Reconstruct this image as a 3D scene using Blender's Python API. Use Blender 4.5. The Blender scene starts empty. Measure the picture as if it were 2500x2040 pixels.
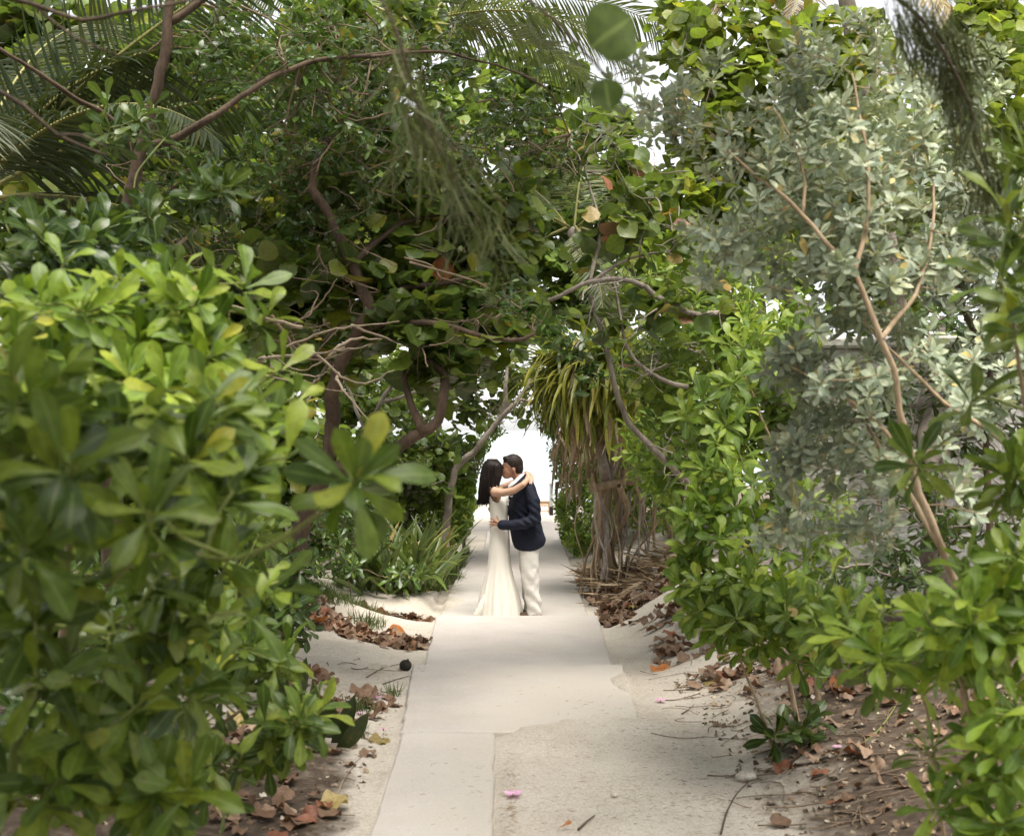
import bpy, bmesh, math, random
import numpy as np
from mathutils import Matrix, Vector

# ------------------------------------------------------------------ camera, world, sun, exposure
F, CX, HY, CAMZ = 2900.0, 1250.0, 1050.0, 1.7      # focal length in photo pixels, horizon, eye height
scene = bpy.context.scene
col = scene.collection
cam_d = bpy.data.cameras.new('camera')
cam = bpy.data.objects.new('camera', cam_d)
col.objects.link(cam)
cam.location = (0, 0, CAMZ)
cam.rotation_euler = (math.radians(90), 0, 0)
cam_d.sensor_width = 36.0
cam_d.lens = F / 2500.0 * 36.0
cam_d.shift_y = (HY - 1020.0) / 2500.0
cam_d.clip_start = 0.05
cam_d.clip_end = 8000
cam_d.dof.use_dof = True
cam_d.dof.focus_distance = 12.8
cam_d.dof.aperture_fstop = 3.6
scene.camera = cam

SUN_EL, SUN_AZ = math.radians(72), math.radians(152)   # azimuth measured from +Y towards +X
world = bpy.data.worlds.new('World')
scene.world = world
world.use_nodes = True
wn = world.node_tree
wn.nodes.clear()
sky = wn.nodes.new('ShaderNodeTexSky')
sky.sky_type = 'NISHITA'
sky.sun_disc = False
sky.sun_elevation = SUN_EL
sky.sun_rotation = SUN_AZ
sky.air_density = 1.0
sky.dust_density = 1.0
sky.ozone_density = 1.0
hs = wn.nodes.new('ShaderNodeHueSaturation')
hs.inputs['Saturation'].default_value = 0.10
bg = wn.nodes.new('ShaderNodeBackground')
bg.inputs['Strength'].default_value = 0.065
wo = wn.nodes.new('ShaderNodeOutputWorld')
wn.links.new(sky.outputs[0], hs.inputs['Color'])
wn.links.new(hs.outputs[0], bg.inputs['Color'])
wn.links.new(bg.outputs[0], wo.inputs[0])
sun_d = bpy.data.lights.new('sun', 'SUN')
sun_d.energy = 1.5
sun_d.angle = math.radians(42)
sun_d.color = (1.0, 0.94, 0.84)
sun = bpy.data.objects.new('sun', sun_d)
col.objects.link(sun)
sd = Vector((math.sin(SUN_AZ) * math.cos(SUN_EL), math.cos(SUN_AZ) * math.cos(SUN_EL), math.sin(SUN_EL)))
sun.rotation_euler = sd.to_track_quat('Z', 'Y').to_euler()
sun.location = (6, 4, 20)
vs = scene.view_settings
vs.view_transform = 'Standard'
vs.look = 'None'
vs.exposure = 2.2
vs.gamma = 1.0
cy = scene.cycles
cy.max_bounces = 5
cy.diffuse_bounces = 3
cy.glossy_bounces = 2
cy.transmission_bounces = 4
cy.transparent_max_bounces = 4
cy.sample_clamp_indirect = 6
cy.use_denoising = True
cy.use_adaptive_sampling = True
cy.adaptive_threshold = 0.025
cy.caustics_reflective = False
cy.caustics_refractive = False

# ------------------------------------------------------------------ helpers
def P(px, py, d):
    """point of the place seen at photo pixel (px, py) at d metres along the path"""
    return np.array([(px - CX) / F * d, d, CAMZ + (HY - py) / F * d])

def PP(*pts):
    return np.array([P(*p) for p in pts])

def proj(pos):
    pos = np.asarray(pos)
    d = np.maximum(pos[..., 1], 0.05)
    return CX + pos[..., 0] / d * F, HY - (pos[..., 2] - CAMZ) / d * F, d

def nrm(a):
    return a / np.maximum(np.linalg.norm(a, axis=-1, keepdims=True), 1e-9)

def sstep(a, b, x):
    t = np.clip((x - a) / (b - a), 0, 1)
    return t * t * (3 - 2 * t)

_nrng = np.random.default_rng(5)
_lat = _nrng.random((256, 256))
def vnoise(x, y):
    x = np.asarray(x, float); y = np.asarray(y, float)
    xi = np.floor(x).astype(int); yi = np.floor(y).astype(int)
    fx = x - xi; fy = y - yi
    fx = fx * fx * (3 - 2 * fx); fy = fy * fy * (3 - 2 * fy)
    g = lambda i, j: _lat[i & 255, j & 255]
    return (g(xi, yi) * (1 - fx) + g(xi + 1, yi) * fx) * (1 - fy) + (g(xi, yi + 1) * (1 - fx) + g(xi + 1, yi + 1) * fx) * fy

def fbm(x, y, o=4):
    s = 0; a = 1; t = 0
    for i in range(o):
        s = s + a * vnoise(x * 2 ** i + 17 * i, y * 2 ** i + 31 * i); t += a; a *= 0.5
    return s / t - 0.5

def mesh_np(name, V, Q, UV=None, mat=None, smooth=True, attr=None):
    V = np.asarray(V, np.float32); Q = np.asarray(Q, np.int32)
    me = bpy.data.meshes.new(name)
    n = len(Q); k = Q.shape[1]
    me.vertices.add(len(V)); me.vertices.foreach_set('co', V.ravel())
    me.loops.add(n * k); me.loops.foreach_set('vertex_index', Q.ravel())
    me.polygons.add(n)
    me.polygons.foreach_set('loop_start', np.arange(0, n * k, k, dtype=np.int32))
    me.polygons.foreach_set('use_smooth', np.full(n, smooth, bool))
    if UV is not None:
        l = me.uv_layers.new(name='UVMap')
        l.data.foreach_set('uv', np.asarray(UV, np.float32)[Q.ravel()].ravel())
    if attr:
        for k_, v_ in attr.items():
            a = me.attributes.new(k_, 'FLOAT', 'POINT')
            a.data.foreach_set('value', np.asarray(v_, np.float32))
    me.update(calc_edges=True)
    if mat is not None:
        me.materials.append(mat)
    return me

def link(name, me, parent=None, loc=None):
    o = bpy.data.objects.new(name, me)
    col.objects.link(o)
    if parent is not None:
        o.parent = parent
        pl = parent
        off = Vector((0, 0, 0))
        while pl is not None:
            off += pl.location; pl = pl.parent
        o.location = -off
    if loc is not None:
        o.location = loc
    return o

def tag(o, label=None, cat=None, group=None, kind=None):
    if label: o['label'] = label
    if cat: o['category'] = cat
    if group: o['group'] = group
    if kind: o['kind'] = kind
    return o

def empty(name, loc, label, cat, group=None, kind=None):
    o = bpy.data.objects.new(name, None)
    o.location = Vector(np.asarray(loc, float).tolist())
    o.empty_display_size = 0.1
    col.objects.link(o)
    return tag(o, label, cat, group, kind)

class Geo:
    """collects quads of one mesh"""
    def __init__(s): s.V = []; s.Q = []; s.U = []; s.n = 0
    def add(s, V, Q, U=None):
        V = np.asarray(V, float)
        s.V.append(V); s.Q.append(np.asarray(Q) + s.n)
        s.U.append(np.zeros((len(V), 2)) if U is None else U); s.n += len(V)
    def tube(s, pts, rad, sides=6, cap=True):
        pts = np.asarray(pts, float); m = len(pts)
        rad = np.broadcast_to(np.asarray(rad, float), (m,))
        t = nrm(np.gradient(pts, axis=0))
        ref = np.array([0.31, 0.17, 0.93]) if abs(t[0] @ np.array([0.31, 0.17, 0.93])) < 0.9 else np.array([1.0, 0, 0])
        b = nrm(np.cross(t, ref)); c = np.cross(t, b)
        a = np.arange(sides) / sides * 2 * math.pi
        V = pts[:, None] + rad[:, None, None] * (np.cos(a)[None, :, None] * b[:, None] + np.sin(a)[None, :, None] * c[:, None])
        i = np.arange(m - 1)[:, None] * sides; j = np.arange(sides)[None]; j2 = (j + 1) % sides
        Q = np.stack([i + j, i + j2, i + sides + j2, i + sides + j], -1).reshape(-1, 4)
        L = np.concatenate([[0], np.cumsum(np.linalg.norm(np.diff(pts, axis=0), axis=1))])
        U = np.stack([np.broadcast_to(a / 6.283, (m, sides)), np.broadcast_to(L[:, None], (m, sides))], -1).reshape(-1, 2)
        V = V.reshape(-1, 3)
        if cap:
            V = np.vstack([V, pts[0] - t[0] * rad[0] * .3, pts[-1] + t[-1] * rad[-1] * .5]); U = np.vstack([U, [[0, 0], [0, L[-1]]]])
            e = m * sides
            jj = np.arange(0, sides, 2) if sides % 2 == 0 else None
            if jj is not None:
                Q = np.vstack([Q, np.stack([np.full(len(jj), e), (jj + 2) % sides, jj + 1, jj], -1),
                               (m - 1) * sides + np.stack([np.full(len(jj), e + 1 - (m - 1) * sides), jj, jj + 1, (jj + 2) % sides], -1)])
        s.add(V, Q, U)
    def mesh(s, name, mat, smooth=True):
        return mesh_np(name, np.vstack(s.V), np.vstack(s.Q), np.vstack(s.U), mat, smooth)
    def build(s, name, mat, parent=None, smooth=True):
        return link(name, s.mesh(name, mat, smooth), parent)

def smooth_path(pts, seg=0.06):
    """Catmull-Rom through the points, resampled"""
    p = np.asarray(pts, float)
    if len(p) < 3:
        n = max(2, int(np.linalg.norm(p[-1] - p[0]) / seg) + 1)
        return p[0] + (p[-1] - p[0]) * np.linspace(0, 1, n)[:, None]
    q = np.vstack([2 * p[0] - p[1], p, 2 * p[-1] - p[-2]])
    out = []
    for i in range(1, len(q) - 2):
        n = max(2, int(np.linalg.norm(q[i + 1] - q[i]) / seg) + 1)
        t = np.linspace(0, 1, n, endpoint=False)[:, None]
        out.append(.5 * (2 * q[i] + (q[i + 1] - q[i - 1]) * t + (2 * q[i - 1] - 5 * q[i] + 4 * q[i + 1] - q[i + 2]) * t ** 2 + (3 * q[i] - q[i - 1] - 3 * q[i + 1] + q[i + 2]) * t ** 3))
    out.append(p[-1:])
    return np.vstack(out)

# ------------------------------------------------------------------ materials
def new_mat(name):
    m = bpy.data.materials.new(name); m.use_nodes = True
    n = m.node_tree; n.nodes.clear()
    return m, n, n.nodes.new, n.links.new

def rnd_node(n):
    oi = n.nodes.new('ShaderNodeObjectInfo'); ge = n.nodes.new('ShaderNodeNewGeometry')
    ad = n.nodes.new('ShaderNodeMath'); ad.operation = 'ADD'
    fr = n.nodes.new('ShaderNodeMath'); fr.operation = 'FRACT'
    n.links.new(oi.outputs['Random'], ad.inputs[0]); n.links.new(ge.outputs['Random Per Island'], ad.inputs[1])
    n.links.new(ad.outputs[0], fr.inputs[0])
    return fr.outputs[0], ge

def ramp(n, stops, fac):
    r = n.nodes.new('ShaderNodeValToRGB')
    e = r.color_ramp.elements
    while len(e) < len(stops): e.new(0.5)
    for k, (p, c) in enumerate(stops):
        e[k].position = p; e[k].color = (*c, 1)
    n.links.new(fac, r.inputs[0])
    return r.outputs[0]

def mix(n, fac, a, b, mode='MIX'):
    m = n.nodes.new('ShaderNodeMix'); m.data_type = 'RGBA'; m.blend_type = mode
    for s, v in ((0, fac), (6, a), (7, b)):
        if isinstance(v, (int, float)): m.inputs[s].default_value = v
        elif isinstance(v, tuple): m.inputs[s].default_value = (*v, 1)
        else: n.links.new(v, m.inputs[s])
    return m.outputs[2]

def noise(n, scale, detail=3, vec=None, rough=.55):
    t = n.nodes.new('ShaderNodeTexNoise'); t.inputs['Scale'].default_value = scale
    t.inputs['Detail'].default_value = detail; t.inputs['Roughness'].default_value = rough
    if vec is not None: n.links.new(vec, t.inputs['Vector'])
    return t.outputs[0]

def bump(n, h, strength, dist=0.01):
    b = n.nodes.new('ShaderNodeBump'); b.inputs['Strength'].default_value = strength; b.inputs['Distance'].default_value = dist
    n.links.new(h, b.inputs['Height'])
    return b.outputs[0]

def leaf_mat(name, stops, rough=.44, trans=.3, tcol=(1.25, 1.35, .5), rib=(.3, .38, .12), ribf=.45, under=.25, spec=.5, undercol=(.2, .25, .14), speck=0.0):
    stops = [(p_, (c_[0] * .98, c_[1] * .84, c_[2] * .66) if c_[1] > c_[0] > c_[2] and 'silver' not in name else c_) for p_, c_ in stops]
    m, n, N, L = new_mat(name)
    r, ge = rnd_node(n)
    base = ramp(n, stops, r)
    nz = noise(n, 1.1, 0, ge.outputs['Position'])
    mr = N('ShaderNodeMapRange'); L(nz, mr.inputs[0]); mr.inputs[1].default_value = .3; mr.inputs[2].default_value = .7; mr.inputs[3].default_value = .72; mr.inputs[4].default_value = 1.3
    vm = N('ShaderNodeVectorMath'); vm.operation = 'SCALE'; L(base, vm.inputs[0]); L(mr.outputs[0], vm.inputs['Scale'])
    c = vm.outputs[0]
    n2 = noise(n, 38, 1, ge.outputs['Position'])
    c = mix(n, .28, c, ramp(n, [(.35, (.25, .25, .2)), (.65, (.9, .9, .8))], n2), 'OVERLAY')
    # blemishes: brown specks on some of the leaves
    s1 = N('ShaderNodeMapRange'); L(n2, s1.inputs[0]); s1.inputs[1].default_value = .66; s1.inputs[2].default_value = .74
    s2 = N('ShaderNodeMapRange'); L(r, s2.inputs[0]); s2.inputs[1].default_value = .45; s2.inputs[2].default_value = .55; s2.inputs[4].default_value = .55
    s3 = N('ShaderNodeMath'); s3.operation = 'MULTIPLY'; L(s1.outputs[0], s3.inputs[0]); L(s2.outputs[0], s3.inputs[1])
    c = mix(n, s3.outputs[0], c, (.13, .085, .03))
    uv = N('ShaderNodeUVMap'); sx = N('ShaderNodeSeparateXYZ'); L(uv.outputs[0], sx.inputs[0])
    a = N('ShaderNodeMath'); a.operation = 'SUBTRACT'; L(sx.outputs[0], a.inputs[0]); a.inputs[1].default_value = .5
    b = N('ShaderNodeMath'); b.operation = 'ABSOLUTE'; L(a.outputs[0], b.inputs[0])
    rr = N('ShaderNodeMapRange'); L(b.outputs[0], rr.inputs[0]); rr.inputs[1].default_value = .015; rr.inputs[2].default_value = .075; rr.inputs[3].default_value = ribf; rr.inputs[4].default_value = 0
    c = mix(n, rr.outputs[0], c, rib)
    # side veins
    w = N('ShaderNodeMath'); w.operation = 'MULTIPLY_ADD'; L(b.outputs[0], w.inputs[0]); w.inputs[1].default_value = -1.1; L(sx.outputs[1], w.inputs[2])
    w2 = N('ShaderNodeMath'); w2.operation = 'MULTIPLY'; L(w.outputs[0], w2.inputs[0]); w2.inputs[1].default_value = 9
    w3 = N('ShaderNodeMath'); w3.operation = 'PINGPONG'; L(w2.outputs[0], w3.inputs[0]); w3.inputs[1].default_value = .5
    w4 = N('ShaderNodeMapRange'); L(w3.outputs[0], w4.inputs[0]); w4.inputs[1].default_value = 0; w4.inputs[2].default_value = .1; w4.inputs[3].default_value = ribf * .35; w4.inputs[4].default_value = 0
    c = mix(n, w4.outputs[0], c, rib)
    bf = N('ShaderNodeMath'); bf.operation = 'MULTIPLY'; L(ge.outputs['Backfacing'], bf.inputs[0]); bf.inputs[1].default_value = under
    c = mix(n, bf.outputs[0], c, undercol)
    pb = N('ShaderNodeBsdfPrincipled'); L(c, pb.inputs['Base Color'])
    pb.inputs['Roughness'].default_value = rough; pb.inputs['Specular IOR Level'].default_value = spec
    tr = N('ShaderNodeBsdfTranslucent')
    L(mix(n, 1.0, c, tcol, 'MULTIPLY'), tr.inputs[0])
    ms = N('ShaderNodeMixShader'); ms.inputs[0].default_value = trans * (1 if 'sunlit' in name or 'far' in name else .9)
    L(pb.outputs[0], ms.inputs[1]); L(tr.outputs[0], ms.inputs[2])
    o = N('ShaderNodeOutputMaterial'); L(ms.outputs[0], o.inputs[0])
    return m

def solid_mat(name, c1, c2, scale=6, rough=.7, bstr=.3, bdist=.01, stretch=(1, 1, 1), spec=.3, coords='Object', detail=4, sss=0, fine=None):
    m, n, N, L = new_mat(name)
    tc = N('ShaderNodeTexCoord'); mp = N('ShaderNodeMapping'); L(tc.outputs[coords], mp.inputs[0]); mp.inputs['Scale'].default_value = stretch
    z = noise(n, scale, detail, mp.outputs[0])
    c = ramp(n, [(.3, c1), (.7, c2)], z)
    h = z
    if fine:
        z2 = noise(n, fine, 3, mp.outputs[0]); c = mix(n, .35, c, ramp(n, [(.3, (.2, .2, .2)), (.7, (.85, .85, .85))], z2), 'OVERLAY'); h = z2
    pb = N('ShaderNodeBsdfPrincipled'); L(c, pb.inputs['Base Color']); pb.inputs['Roughness'].default_value = rough; pb.inputs['Specular IOR Level'].default_value = spec
    if sss: pb.inputs['Subsurface Weight'].default_value = sss; pb.inputs['Subsurface Scale'].default_value = .01
    if bstr: L(bump(n, h, bstr, bdist), pb.inputs['Normal'])
    o = N('ShaderNodeOutputMaterial'); L(pb.outputs[0], o.inputs[0])
    return m

M = {}
# leaf colours: dark .. mid .. bright .. old
M['lettuce'] = leaf_mat('sea_lettuce_leaf', [(0, (0.043, 0.092, 0.016)), (0.45, (0.096, 0.18, 0.025)), (0.9, (0.192, 0.293, 0.04)), (0.97, (0.225, 0.304, 0.045)), (1, (0.293, 0.326, 0.045))], .44, .3, spec=.4)
M['lettuce_fresh'] = leaf_mat('fresh_lettuce_leaf', [(0, (0.068, 0.146, 0.02)), (0.5, (0.146, 0.259, 0.033)), (0.93, (0.248, 0.371, 0.056)), (0.98, (0.27, 0.371, 0.056)), (1, (0.338, 0.371, 0.056))], .44, .32, spec=.4)
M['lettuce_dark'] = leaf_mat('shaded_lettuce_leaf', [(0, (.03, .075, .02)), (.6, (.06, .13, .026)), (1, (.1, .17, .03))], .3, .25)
M['grape'] = leaf_mat('sea_grape_leaf', [(0, (.045, .095, .024)), (.5, (.1, .18, .035)), (.9, (.17, .25, .042)), (.985, (.23, .27, .05)), (1, (.33, .2, .05))], .38, .42, rib=(.2, .22, .07))
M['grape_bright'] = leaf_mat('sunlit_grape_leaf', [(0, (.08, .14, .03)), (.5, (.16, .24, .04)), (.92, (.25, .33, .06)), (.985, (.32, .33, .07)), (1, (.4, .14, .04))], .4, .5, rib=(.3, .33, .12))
M['small'] = leaf_mat('small_glossy_leaf', [(0, (.028, .072, .02)), (.6, (.055, .125, .034)), (.96, (.085, .17, .04)), (1, (.3, .2, .03))], .27, .3)
M['silver'] = leaf_mat('silver_leaf', [(0, (0.221, 0.273, 0.208)), (0.5, (0.364, 0.416, 0.312)), (0.9, (0.52, 0.559, 0.403)), (0.97, (0.546, 0.546, 0.338)), (1, (0.65, 0.468, 0.156))], .5, .22, tcol=(1.05, 1.1, .7), rib=(.36, .37, .27), ribf=.3, spec=.35, undercol=(.3, .33, .27))
M['far'] = leaf_mat('far_leaf', [(0, (0.065, 0.13, 0.033)), (0.6, (0.13, 0.221, 0.052)), (1, (0.221, 0.312, 0.078))], .4, .36)
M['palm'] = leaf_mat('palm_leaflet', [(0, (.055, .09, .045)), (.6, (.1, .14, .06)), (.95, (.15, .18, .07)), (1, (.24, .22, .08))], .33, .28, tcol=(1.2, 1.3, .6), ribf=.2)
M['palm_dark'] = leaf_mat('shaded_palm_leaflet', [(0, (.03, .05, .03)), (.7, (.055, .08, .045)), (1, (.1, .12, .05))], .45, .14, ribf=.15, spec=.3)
M['palm_dry'] = leaf_mat('dry_palm_leaflet', [(0, (.2, .14, .08)), (.6, (.34, .27, .17)), (1, (.45, .38, .26))], .6, .25, tcol=(1.1, 1, .7), ribf=.1)
M['pandan'] = leaf_mat('pandanus_leaf', [(0, (.12, .17, .035)), (.4, (.22, .28, .05)), (.8, (.32, .35, .08)), (1, (.44, .38, .11))], .36, .36, ribf=.25)
M['dead'] = leaf_mat('dead_strap_leaf', [(0, (.17, .11, .065)), (.5, (.33, .235, .15)), (1, (.5, .39, .27))], .7, .15, tcol=(1.1, .9, .6), rib=(.2, .13, .08), ribf=.2)
M['litter'] = leaf_mat('fallen_leaf', [(0, (.09, .05, .03)), (.3, (.16, .09, .055)), (.6, (.22, .135, .09)), (.9, (.3, .205, .145)), (.97, (.38, .29, .22)), (1, (.27, .13, .065))], .6, .12, tcol=(1.2, .9, .5), rib=(.3, .18, .1), ribf=.3, undercol=(.33, .24, .18))
M['lily'] = leaf_mat('strap_lily_leaf', [(0, (.05, .1, .025)), (.6, (.1, .17, .04)), (.93, (.2, .27, .08)), (1, (.36, .34, .13))], .36, .3, ribf=.25)
M['snake'] = leaf_mat('snake_plant_leaf', [(0, (.02, .04, .014)), (1, (.045, .075, .022))], .36, .08, rib=(.08, .1, .03), ribf=.12)
M['grass'] = leaf_mat('grass_blade', [(0, (.04, .08, .02)), (.7, (.09, .15, .035)), (1, (.2, .2, .07))], .5, .3, ribf=0)
M['needle'] = leaf_mat('casuarina_needle', [(0, (.09, .125, .05)), (1, (.19, .22, .08))], .55, .3, ribf=0)
M['pink'] = leaf_mat('pink_petal', [(0, (.62, .3, .52)), (1, (.8, .5, .7))], .5, .35, tcol=(1.1, .9, 1.1), rib=(.5, .15, .35), ribf=.3)
M['yellow_leaf'] = leaf_mat('yellowed_leaf', [(0, (.36, .27, .1)), (1, (.46, .36, .16))], .5, .3, tcol=(1.1, 1, .5), rib=(.3, .2, .05))
M['orange_leaf'] = leaf_mat('orange_leaf', [(0, (.36, .12, .03)), (1, (.42, .17, .05))], .5, .35, tcol=(1.2, .9, .5), rib=(.2, .06, .03))
M['rust_leaf'] = leaf_mat('rust_leaf', [(0, (.22, .075, .04)), (1, (.3, .12, .07))], .55, .15, tcol=(1.1, .9, .6), rib=(.35, .18, .1))

M['bark_brown'] = solid_mat('brown_bark', (.055, .036, .024), (.14, .095, .064), 9, .85, .6, .012, (1, 1, .35), fine=60)
M['bark_grey'] = solid_mat('grey_bark', (.16, .13, .105), (.36, .31, .26), 7, .85, .5, .012, (1, 1, .4), fine=50)
M['bark_tan'] = solid_mat('tan_bark', (.24, .17, .1), (.46, .345, .23), 10, .8, .5, .008, (1, 1, .3), fine=55)
M['bark_dark'] = solid_mat('dark_bark', (.05, .035, .025), (.13, .095, .07), 9, .85, .5, .01, (1, 1, .35), fine=60)
M['stem_green'] = solid_mat('green_stem', (.16, .2, .05), (.28, .3, .09), 12, .6, .3, .005)
M['twig'] = solid_mat('twig_wood', (.12, .08, .05), (.27, .2, .14), 14, .85, .3, .004)
M['twig_pale'] = solid_mat('pale_twig', (.24, .18, .12), (.42, .34, .25), 14, .85, .3, .004)
M['rachis'] = solid_mat('palm_rachis', (.2, .2, .06), (.32, .29, .1), 8, .5, .2, .004)

# ------------------------------------------------------------------ leaf shapes
def leaf_proto(width, n=6, fold=.25, curl=.3, wave=0.0, rng=None, petiole=0.0, droop_tip=0.0):
    """leaf along +Y, length 1, upper face +Z; width(t) is the half width"""
    t = np.linspace(0, 1, n + 1)
    ang = -curl * (t ** 1.3) + droop_tip * t ** 3 * -1
    dy = np.cos(ang); dz = np.sin(ang)
    y = np.concatenate([[0], np.cumsum((dy[1:] + dy[:-1]) / 2 / n)])
    z = np.concatenate([[0], np.cumsum((dz[1:] + dz[:-1]) / 2 / n)])
    w = width(t)
    ph = rng.random() * 6 if rng is not None else 0
    V = []; U = []
    for k in range(n + 1):
        wv = wave * math.sin(ph + t[k] * 9)
        for s in (-1, 0, 1):
            V.append((s * w[k], y[k], z[k] + abs(s) * fold * w[k] + s * wv * w[k])); U.append((.5 + .5 * s, t[k]))
    Q = []
    for k in range(n):
        a = k * 3
        Q += [(a, a + 1, a + 4, a + 3), (a + 1, a + 2, a + 5, a + 4)]
    V = np.array(V); V[:, 1] += petiole
    return V, np.array(Q), np.array(U)

def prof(xs, ys):
    return lambda t: np.interp(t, xs, ys)

_pr = np.random.default_rng(11)
W_SPAT = prof([0, .1, .22, .36, .52, .68, .82, .92, .97, 1], [.02, .024, .042, .08, .13, .165, .165, .125, .075, .02])
W_SPAT2 = prof([0, .1, .22, .36, .52, .68, .82, .92, .97, 1], [.018, .022, .036, .066, .105, .132, .132, .1, .06, .016])
W_ROUND = prof([0, .04, .15, .35, .55, .75, .9, 1], [.03, .2, .4, .52, .53, .43, .25, .05])
W_ELL = prof([0, .1, .3, .5, .75, .92, 1], [.015, .07, .17, .21, .17, .07, .01])
W_STRAP = prof([0, .1, .5, .85, 1], [.028, .034, .03, .018, .002])
W_LEAFLET = prof([0, .06, .4, .8, 1], [.012, .026, .03, .018, .002])
W_SWORD = prof([0, .15, .5, .8, 1], [.05, .075, .1, .075, .004])
def variants(w, k, n, folds, curls, wave=0.0, pet=0.0):
    return [leaf_proto(w, n, _pr.uniform(*folds), _pr.uniform(*curls), wave, _pr, pet) for _ in range(k)]
PROTO = {
    'spat': variants(W_SPAT, 8, 9, (.05, .55), (.0, 1.15), .16),
    'spat_narrow': variants(W_SPAT2, 7, 9, (.05, .5), (.0, 1.1), .16),
    'round': variants(W_ROUND, 5, 7, (.02, .3), (-.15, .5), .12, .14),
    'ell': variants(W_ELL, 4, 4, (.1, .4), (0, .6), .05, .06),
    'silver': variants(prof([0, .1, .35, .6, .8, .93, 1], [.02, .06, .15, .2, .185, .1, .015]), 4, 5, (.1, .4), (-.1, .5), .06, .04),
    'strap': variants(W_STRAP, 5, 10, (.5, .9), (.8, 2.4)),
    'strap_up': variants(prof([0, .1, .5, .85, 1], [.03, .05, .055, .03, .003]), 5, 9, (.3, .7), (.2, 1.5)),
    'dead': variants(W_STRAP, 4, 6, (.2, .9), (-.3, .5), .5),
    'leaflet': variants(W_LEAFLET, 4, 5, (.6, 1.0), (.1, .6)),
    'sword': variants(W_SWORD, 3, 7, (.2, .4), (-.1, .25), .05),
    'litter': variants(W_ROUND, 8, 9, (-.5, .7), (-1.3, 1.6), .35),
    'litter_long': variants(W_SPAT, 3, 6, (-.5, .8), (-1.2, 1.4), .4),
    'petal': variants(prof([0, .3, .7, .9, 1], [.06, .2, .33, .25, .05]), 2, 4, (.05, .2), (-.5, .6)),
}
_mesh_cache = {}
def proto_mesh(kind, k, mat):
    key = (kind, k, mat.name)
    if key not in _mesh_cache:
        V, Q, U = PROTO[kind][k]
        _mesh_cache[key] = mesh_np('leaf_' + kind, V, Q, U, mat)
    return _mesh_cache[key]

def frames(l, n):
    l = nrm(l); n = nrm(n - (n * l).sum(-1, keepdims=True) * l); x = np.cross(l, n)
    return np.stack([x, l, n], -1)      # columns

class Inst:
    """leaf instances of one plant"""
    def __init__(s): s.p = []; s.R = []; s.s = []
    def add(s, pos, l, n, size):
        s.p.append(np.asarray(pos, float)); s.R.append(frames(np.asarray(l, float), np.asarray(n, float)))
        sz = np.asarray(size, float)
        s.s.append(sz if sz.ndim == 2 else np.repeat(sz[:, None], 3, 1))
    def get(s): return np.vstack(s.p), np.vstack(s.R), np.vstack(s.s)

def joined(name, kind, pos, R, S, mat, parent, rng):
    var = rng.integers(0, len(PROTO[kind]), len(pos))
    VV = []; QQ = []; UU = []; off = 0
    for k, (V, Q, U) in enumerate(PROTO[kind]):
        i = np.where(var == k)[0]
        if not len(i): continue
        W = pos[i][:, None] + np.einsum('mij,mnj->mni', R[i], V[None] * S[i][:, None])
        VV.append(W.reshape(-1, 3)); UU.append(np.tile(U, (len(i), 1)))
        QQ.append((Q[None] + (np.arange(len(i)) * len(V))[:, None, None]).reshape(-1, 4) + off); off += len(i) * len(V)
    o = link(name, mesh_np(name, np.vstack(VV), np.vstack(QQ), np.vstack(UU), mat), parent)
    o['kind'] = 'stuff'
    return o

OPEN = np.array([(880, 2060), (960, 1760), (1040, 1500), (1110, 1390), (1150, 1300), (1165, 1170), (1185, 1110), (1215, 1070), (1260, 1052), (1315, 1060), (1338, 1120), (1348, 1280), (1400, 1380), (1470, 1500), (1560, 1700), (1700, 2060)], float)
def in_poly(px, py, poly=OPEN):
    c = np.zeros(np.shape(px), bool); j = len(poly) - 1
    for i in range(len(poly)):
        xi, yi = poly[i]; xj, yj = poly[j]
        with np.errstate(divide='ignore', invalid='ignore'):
            c ^= ((yi > py) != (yj > py)) & (px < (xj - xi) * (py - yi) / (yj - yi + 1e-12) + xi)
        j = i
    return c

def emit(root, inst, kind, mat, rng, n_single=300, part='leaf', mass='foliage', clear=True, accent=()):
    """the leaves that show largest become parts of their own, the rest one mass"""
    pos, R, S = inst.get()
    tip = pos + R[:, :, 1] * S[:, 1:2] * .6
    px, py, d = proj(tip)
    keep = np.ones(len(pos), bool)
    if clear:
        px0, py0, _ = proj(pos); px1, py1, _ = proj(pos + R[:, :, 1] * S[:, 1:2])
        keep &= ~(in_poly(px, py) | in_poly(px0, py0) | in_poly(px1, py1))
    keep &= tip[:, 2] > ground_z(tip[:, 0], tip[:, 1]) - .01
    keep &= d > .9
    inside = (px > -40) & (px < 2540) & (py > -40) & (py < 2080)
    score = np.where(inside, S[:, 1] / d, 0) * keep
    order = np.argsort(-score)
    n1 = min(n_single, int((score > 0).sum()))
    one = order[:n1]
    rl = np.array(root.location)
    nv = len(PROTO[kind])
    for q, i in enumerate(one):
        mm = mat
        for frac, am in accent:
            if rng.random() < frac: mm = am
        o = bpy.data.objects.new(part, proto_mesh(kind, int(rng.integers(nv)), mm))
        m = np.eye(4); m[:3, :3] = R[i] * S[i][None, :]; m[:3, 3] = pos[i] - rl
        o.parent = root
        o.matrix_basis = Matrix(m.tolist())
        col.objects.link(o)
    rest = np.setdiff1d(np.where(keep)[0], one)
    if len(rest):
        joined(mass, kind, pos[rest], R[rest], S[rest], mat, root, rng)

def ball(rng, n, edge=.45):
    v = nrm(rng.normal(size=(n, 3)))
    return v * (rng.random(n) ** edge)[:, None]

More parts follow.
